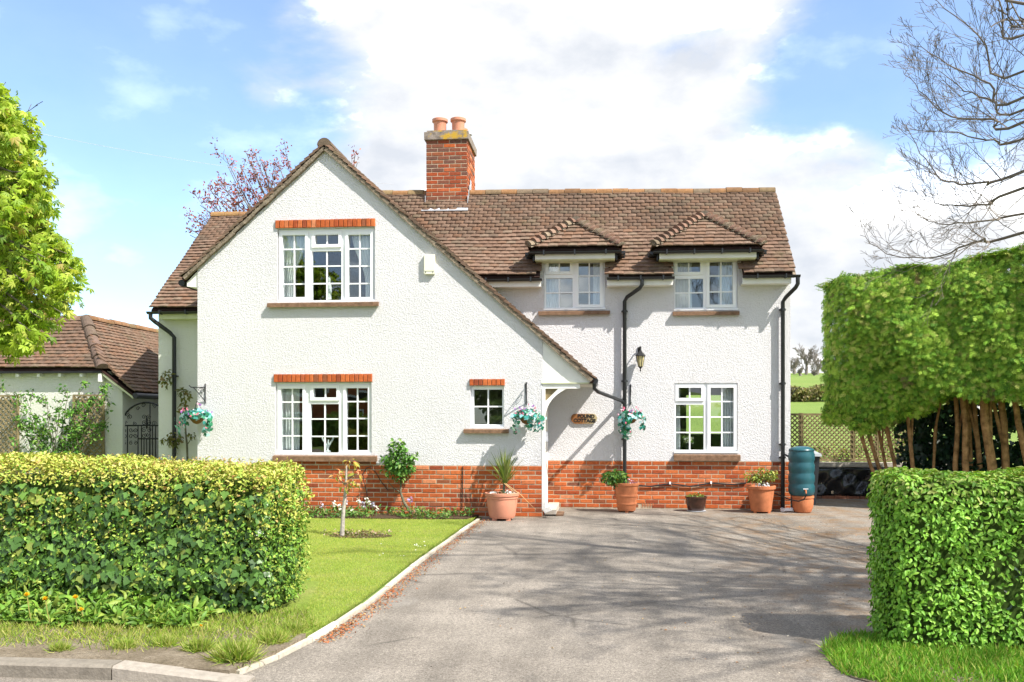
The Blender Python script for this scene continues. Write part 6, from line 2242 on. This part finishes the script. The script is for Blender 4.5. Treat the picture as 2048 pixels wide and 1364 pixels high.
# young tree planted in the lawn
yt = Gd(684, 1072, .035)
yo = thing('young_tree', 'young staked tree with yellow-orange leaves in the lawn', 'tree', yt)
MB().tube([yt, yt + Vector((.02, 0, .35)), yt + Vector((.05, 0, .62)), yt + Vector((.06, 0, .92))], [.032, .024, .02, .008], 8).build('trunk', plain('pale_bark', (.40, .36, .32), .9, .1, .35, 25), yo, True)
for a, b in (((.03, 0, .5), (.14, 0, .68)), ((.05, 0, .72), (.2, -.03, .82)), ((.05, 0, .66), (-.06, 0, .78)), ((.055, 0, .8), (.12, .02, .98))):
    MB().tube([yt + Vector(a), yt + Vector(b)], [.008, .004], 5).build('branch', M['bark'], yo)
YL_ = [(.48, .36, .07), (.55, .30, .10), (.40, .38, .06), (.30, .32, .05), (.58, .22, .10)]
for c_, k in (((.2, -.03, .82), 16), ((-.04, 0, .8), 14), ((.12, .02, .96), 18), ((.06, 0, .66), 16), ((.15, -.02, .70), 12)):
    clump('foliage', yt + Vector(c_), (.09, .06, .06), k, .07, YL_, yo, shell=.1, tmpl=LONG)
tb = flat('tree_bed', [(yt.x + .24 + .42 * math.cos(a), yt.y + .02 + .22 * math.sin(a)) for a in np.linspace(0, 6.1, 18)], .042, M['soil'], 'bare soil round the young tree')
n = 320
P = np.stack([yt.x + .24 + rng.normal(0, .24, n), yt.y + rng.normal(.06, .12, n), .045 + rng.random(n) * .05], 1)
tag(scatter('bed_litter', OVAL, P, rotframes(unit(n) + np.array([0, 0, 1.]), unit(n), np.zeros(n)), rng.uniform(.02, .05, n), pal_pick([(.35, .22, .12), (.16, .16, .04), (.10, .14, .03), (.42, .32, .24)], n), M['leaf']), 'dry leaves and weeds in the bare soil round the young tree', 'litter', None, 'stuff')

# ---- border plants along the gable
BFL = ['white spike just right of the ivy hedge end', 'lilac-white spike behind the young tree', 'low white spike right of the young tree', 'tall white spike in the bed under the window', 'lilac-white spike between two white ones under the window', 'white spike under the right end of the window',
       'lilac-white spike furthest right under the window', 'low white spike left of the climbing rose', 'lilac flower spike right of the climbing rose stem', 'lilac-white spike nearest the ivy hedge', 'low white spike at the young tree trunk', 'tallest white spike under the window end']
for i, (px, py, cl) in enumerate(((668, 1005, 1), (690, 1000, 0), (700, 1018, 1), (716, 1000, 1), (725, 1010, 0), (738, 1004, 1), (745, 1008, 0), (752, 1014, 1), (820, 998, 2), (642, 1008, 0), (678, 1012, 1), (732, 998, 1))):
    g = W(px, py, 13.72)
    t_ = thing('border_flower', BFL[i], 'flower', (g.x, 13.72, .05), 'spring flowers in the bed')
    MB().tube([(g.x, 13.72, .04), (g.x + .01, 13.72, g.z)], [.005, .004], 4).build('stalk', plain('flower_stalk', (.14, .25, .05), .7) if i == 0 else bpy.data.materials['flower_stalk'], t_)
    pal = [[(.72, .72, .78), (.5, .48, .7)], [(.8, .79, .74), (.75, .72, .6)], [(.36, .30, .62), (.45, .40, .7)]][cl]
    clump('blossom', (g.x + .01, 13.72, g.z - .01), (.028, .028, .05), 22, .026, pal, t_, 'petal', ROUND, shell=.3)
n = 2600
P = np.stack([rng.uniform(-5.6, -1.9, n), rng.uniform(13.42, 13.98, n), .05 + rng.random(n) ** 2 * .12], 1)
den = noise3(P * np.array([1, 1, .01]), 3.5, 3.)
P = P[den > -.25]; n = len(P)
tag(scatter('border_plants', LONG, P, rotframes(unit(n) + np.array([0, -.2, .8]), unit(n) + np.array([0, 0, .8]), np.zeros(n)), rng.uniform(.03, .085, n), pal_pick([(.08, .19, .03), (.13, .25, .04), (.20, .26, .07), (.22, .10, .05), (.05, .10, .02)], n, [4, 4, 2, 1.3, 2]), M['leaf']), 'low green border plants along the foot of the gable', 'plants', None, 'stuff')

# ---- grass
def in_poly(P, poly):
    x, y = P[:, 0], P[:, 1]
    ins = np.zeros(len(P), bool)
    m = len(poly)
    for i in range(m):
        x0, y0 = poly[i][:2]; x1, y1 = poly[(i + 1) % m][:2]
        c = ((y0 > y) != (y1 > y)) & (x < (x1 - x0) * (y - y0) / (y1 - y0 + 1e-12) + x0)
        ins ^= c
    return ins


def grass(name, poly, n, z, h, pal, label, w=None, dens=None, tmpl=BLADE, lean=.5):
    poly = [tuple(p)[:2] for p in poly]
    xs, ys = [p[0] for p in poly], [p[1] for p in poly]
    P = np.stack([rng.uniform(min(xs), max(xs), n), rng.uniform(min(ys), max(ys), n), np.full(n, z)], 1)
    P = P[in_poly(P, poly)]
    if dens is not None:
        P = P[rng.random(len(P)) < dens(P)]
    m = len(P)
    tipd = np.stack([rng.normal(0, lean, m), rng.normal(0, lean, m), np.ones(m)], 1)
    nr = np.stack([rng.normal(0, 1, m), rng.normal(0, 1, m), rng.normal(.2, .3, m)], 1)
    C = pal_pick(pal, m, w)
    patch = noise3(P, 1.6, 6.)[:, None]
    C = C * (1 + .08 * patch * np.array([1.0, .3, .2]))
    o = scatter(name, tmpl, P, rotframes(nr, tipd, np.zeros(m)), rng.uniform(h * .5, h * 1.4, m), C, M['blade'])
    return tag(o, label, 'grass', None, 'stuff')


GP = [(.40, .48, .07), (.47, .51, .11), (.33, .44, .06), (.54, .52, .18), (.25, .38, .05)]
lawn_poly = [(e.x - .08, e.y) for e in EDGE[:8]] + [(-2.25, 6.7), (-2.6, 8.3), (-5.2, 8.6), (-6.4, 13.44), (-1.95, 13.44)]
grass('lawn_grass', lawn_poly, 260000, .03, .021, GP, 'short sunlit lawn grass left of the drive', [4, 4, 3, 2, 2])
TUFT = [(.25, .36, .05), (.33, .40, .07), (.42, .42, .14), (.18, .30, .035)]
vp = [(-5.4, 5.42), (-2.9, 5.45), (-2.25, 5.6), (-2.1, 6.1), (-2.05, 6.5), (-2.3, 6.95), (-5.4, 6.8)]
grass('verge_grass', vp, 30000, .05, .05, TUFT, 'straggling grass on the verge below the ivy hedge', dens=lambda P: np.clip((P[:, 1] - 5.6) / .55 + .55 * noise3(P, 5, 1.), 0, 1) ** 1.5, lean=.8)
rp = [(1.5, 5.7), (1.75, 5.45), (5.5, 5.3), (5.5, 6.5), (2.1, 6.75), (1.75, 6.65), (1.53, 6.3)]
grass('right_verge_grass', rp, 40000, .011, .065, [(.14, .34, .03), (.20, .40, .04), (.10, .26, .02), (.34, .40, .09)], 'lush grass at the foot of the right hedge', dens=lambda P: np.clip((P[:, 1] - 5.5) / .4 + .6 * noise3(P, 5, 3.) + .1 + .5 * (P[:, 0] < 2.0), 0, 1), lean=.75)
# grass tufts
for i, (px, py, s_) in enumerate(((470, 1318, .17), (398, 1300, .12), (545, 1283, .13), (330, 1290, .10), (120, 1300, .09), (585, 1265, .11), (250, 1295, .09))):
    g = Gd(px, py, .055)
    m = int(700 * s_ / .12)
    P = np.stack([g.x + rng.normal(0, s_ * .28, m), g.y + rng.normal(0, s_ * .22, m), np.full(m, .05)], 1)
    dv = (P - np.array(g)) / s_
    tipd = np.stack([dv[:, 0] * 1.6 + rng.normal(0, .3, m), dv[:, 1] * 1.6 + rng.normal(0, .3, m), np.ones(m)], 1)
    o = scatter('grass_tuft', blade(.06, .25), P, rotframes(unit(m), tipd, np.zeros(m)), rng.uniform(s_ * .4, s_ * .95, m), pal_pick(TUFT, m), M['blade'])
    tag(o, ['large grass tuft on the verge nearest the drive edging', 'grass tuft left of the largest tuft by the kerb', 'grass tuft at the hedge corner above the edging', 'small grass tuft at mid verge below the ivy hedge', 'small grass tuft near the left edge above the kerb', 'grass tuft right of the hedge foot beside the edging', 'small grass tuft between the dandelions and the kerb'][i], 'grass tuft', 'grass tufts on the verge')
# broad weeds under the ivy hedge
n = 2600
P = np.stack([rng.uniform(-5.2, -2.9, n), rng.uniform(6.25, 6.72, n), .08 + rng.random(n) * .13], 1)
P[:, 2] = .08 + rng.random(n) * np.clip((P[:, 1] - 6.2) / .4, .1, 1) * .16 * np.clip((-2.7 - P[:, 0]) / .9, .3, 1)
tag(scatter('verge_weeds', LONG, P, rotframes(unit(n) + np.array([0, -.4, .8]), unit(n) + np.array([0, -.2, .7]), np.zeros(n)), rng.uniform(.04, .11, n), pal_pick([(.12, .25, .03), (.18, .33, .04), (.09, .18, .025), (.26, .35, .06)], n), M['leaf']), 'leafy weeds along the foot of the ivy hedge', 'weeds', None, 'stuff')
# dandelions
M['dandelion'] = plain('dandelion_yellow', (.80, .50, .01), .7, .2, .1, 40)
M['stalk'] = plain('dandelion_stalk', (.30, .28, .08), .7, .2, .1, 20)
for i, (px, py) in enumerate(((54, 1191), (91, 1199), (151, 1196), (163, 1221), (402, 1252))):
    d_ = 6.58 if i < 4 else 6.1
    g = Dp(px, py, d_)
    t_ = thing('dandelion', ['dandelion flower nearest the left edge', 'second dandelion from the left edge', 'upper dandelion of the pair further right', 'lower dandelion of the pair further right', 'small dandelion by the grass tufts near the drive'][i], 'dandelion', (g.x, g.y, .075), 'dandelions on the verge')
    MB().tube([(g.x + .02, g.y + .03, .07), (g.x + .01, g.y + .01, g.z * .6), (g.x, g.y, g.z)], .004, 5).build('stalk', M['stalk'], t_)
    r_ = .024 if i < 4 else .013
    k = 60
    az = rng.uniform(0, 6.283, k); el = rng.uniform(.1, 1.45, k)
    tipd = np.stack([np.cos(az) * np.sin(el), np.sin(az) * np.sin(el) - .35, np.cos(el) + .2], 1)
    nr = np.stack([-np.cos(az) * np.cos(el), -np.sin(az) * np.cos(el) - .2, np.sin(el)], 1)
    me = scatter_mesh('petals', blade(.3, .1), np.tile(np.array(g), (k, 1)), rotframes(nr, tipd, np.zeros(k)), np.full(k, r_ * 1.1), np.ones((k, 3)), M['dandelion'])
    obj('petals', me, t_)
# rust-red fallen scales along the edging and dotted over the drive
n = 1500
ei = rng.integers(0, 7, n); tt = rng.random(n)
E = np.array([tuple(e) for e in EDGE])
P = E[ei] * (1 - tt[:, None]) + E[ei + 1] * tt[:, None]
P[:, 0] += .02 + np.abs(rng.normal(0, .075, n)); P[:, 1] -= np.abs(rng.normal(0, .03, n)); P[:, 2] = .009 + rng.random(n) * .012
tag(scatter('leaf_litter', OVAL, P, rotframes(unit(n) * .5 + np.array([0, 0, 1.]), unit(n), np.zeros(n)), rng.uniform(.012, .03, n), pal_pick([(.42, .13, .04), (.48, .20, .07), (.30, .09, .03), (.45, .30, .14)], n), M['leaf']), 'rust-red fallen bud scales along the drive edging', 'litter', None, 'stuff')
n = 1500
P = np.stack([rng.uniform(-1.2, 3.6, n), rng.uniform(5.6, 14.6, n), np.full(n, .008)], 1)
P = P[rng.random(n) < np.clip((P[:, 0] + 1) / 4.5, .12, 1)]
P = P[P[:, 0] > np.interp(P[:, 1], [e.y for e in EDGE[::-1]], [e.x for e in EDGE[::-1]]) + .1]; n = len(P)
tag(scatter('drive_litter', OVAL, P, rotframes(unit(n) * .5 + np.array([0, 0, 1.]), unit(n), np.zeros(n)), rng.uniform(.010, .026, n), pal_pick([(.40, .20, .08), (.55, .50, .40), (.08, .06, .05), (.45, .32, .15)], n), M['leaf']), 'scattered dry bud scales over the drive', 'litter', None, 'stuff')
# daisies in the lawn by the edging
n = 260
P = np.stack([rng.normal(-1.55, .28, n), rng.normal(10.6, .45, n), np.full(n, .055)], 1)
P = P[P[:, 0] < np.interp(P[:, 1], [e.y for e in EDGE[::-1]], [e.x for e in EDGE[::-1]]) - .12]
n = len(P)
tag(scatter('lawn_daisies', ROUND, P, rotframes(np.tile([0, -.2, 1.], (n, 1)) + unit(n) * .2, unit(n), np.zeros(n)), np.full(n, .02), np.tile([.8, .8, .78], (n, 1)), M['petal']), 'white daisies in the lawn beside the edging', 'daisies', None, 'stuff')

# ================================================================== ACROSS THE ROAD (seen mirrored in the panes)
oh = thing('opposite_hedge', 'roadside hedge across the road, mirrored in the ground floor panes', 'hedge', (0, -9.5, 0))
MB().box(-24, 22, -10.4, -9.1, -.02, 1.5).build('twig_core', M['core'], oh)
P, N = box_surface(16000, (-24, -10.6, 0), (22, -8.9, 1.65), ['+y', '+z'], .15, .12, 8.)
n = len(P)
scatter('hedge_leaves', OVAL, P, rotframes(N + unit(n) * .6, unit(n), np.zeros(n)), rng.uniform(.10, .2, n), pal_pick([(.10, .22, .03), (.16, .28, .04), (.24, .32, .06)], n), M['leaf'], oh)['kind'] = 'stuff'
bh_ = thing('brick_house', 'red brick house across the road, mirrored in the ground floor gable window', 'house', (-14, -19, 0))
MB().box(-21, -8, -26, -18.5, 0, 4.2).build('wall', plain('house_brick', (.36, .13, .06), .9, .1, .25, 3), bh_)
MB().panel([[(-21.4, -18.1, 4.1), (-21.4, -22.2, 6.4), (-21.4, -26.4, 4.1)]], (13.8, 0, 0)).build('roof', M['oxide'], bh_)
for x in (-19, -15.5, -12, -9.8):
    for z in (.9, 2.7):
        f_ = MB().box(x - .7, x + .7, -18.495, -18.45, z, z + 1.2).build('window', M['upvc'], bh_)
        MB().box(x - .6, x + .6, -18.449, -18.44, z + .1, z + 1.1).build('pane', M['sheet'], f_)
for i, (x, y, h_) in enumerate(((-3.5, -15, 5.2), (2.5, -17, 5.6), (9, -14, 5))):
    t_ = thing('opposite_tree', ['leafy tree across the road beside the brick house', 'middle leafy tree across the road', 'leafy tree across the road opposite the right wing'][i], 'tree', (x, y, 0), 'trees across the road')
    MB().tube([(x, y, 0), (x, y, h_ * .5)], [.2, .1], 8).build('trunk', M['bark'], t_)
    clump('crown', (x, y, h_ * .6), (2.3, 2.0, h_ * .38), 2600, .3, [(.10, .19, .03), (.16, .25, .05), (.22, .28, .06)], t_, shell=.3)
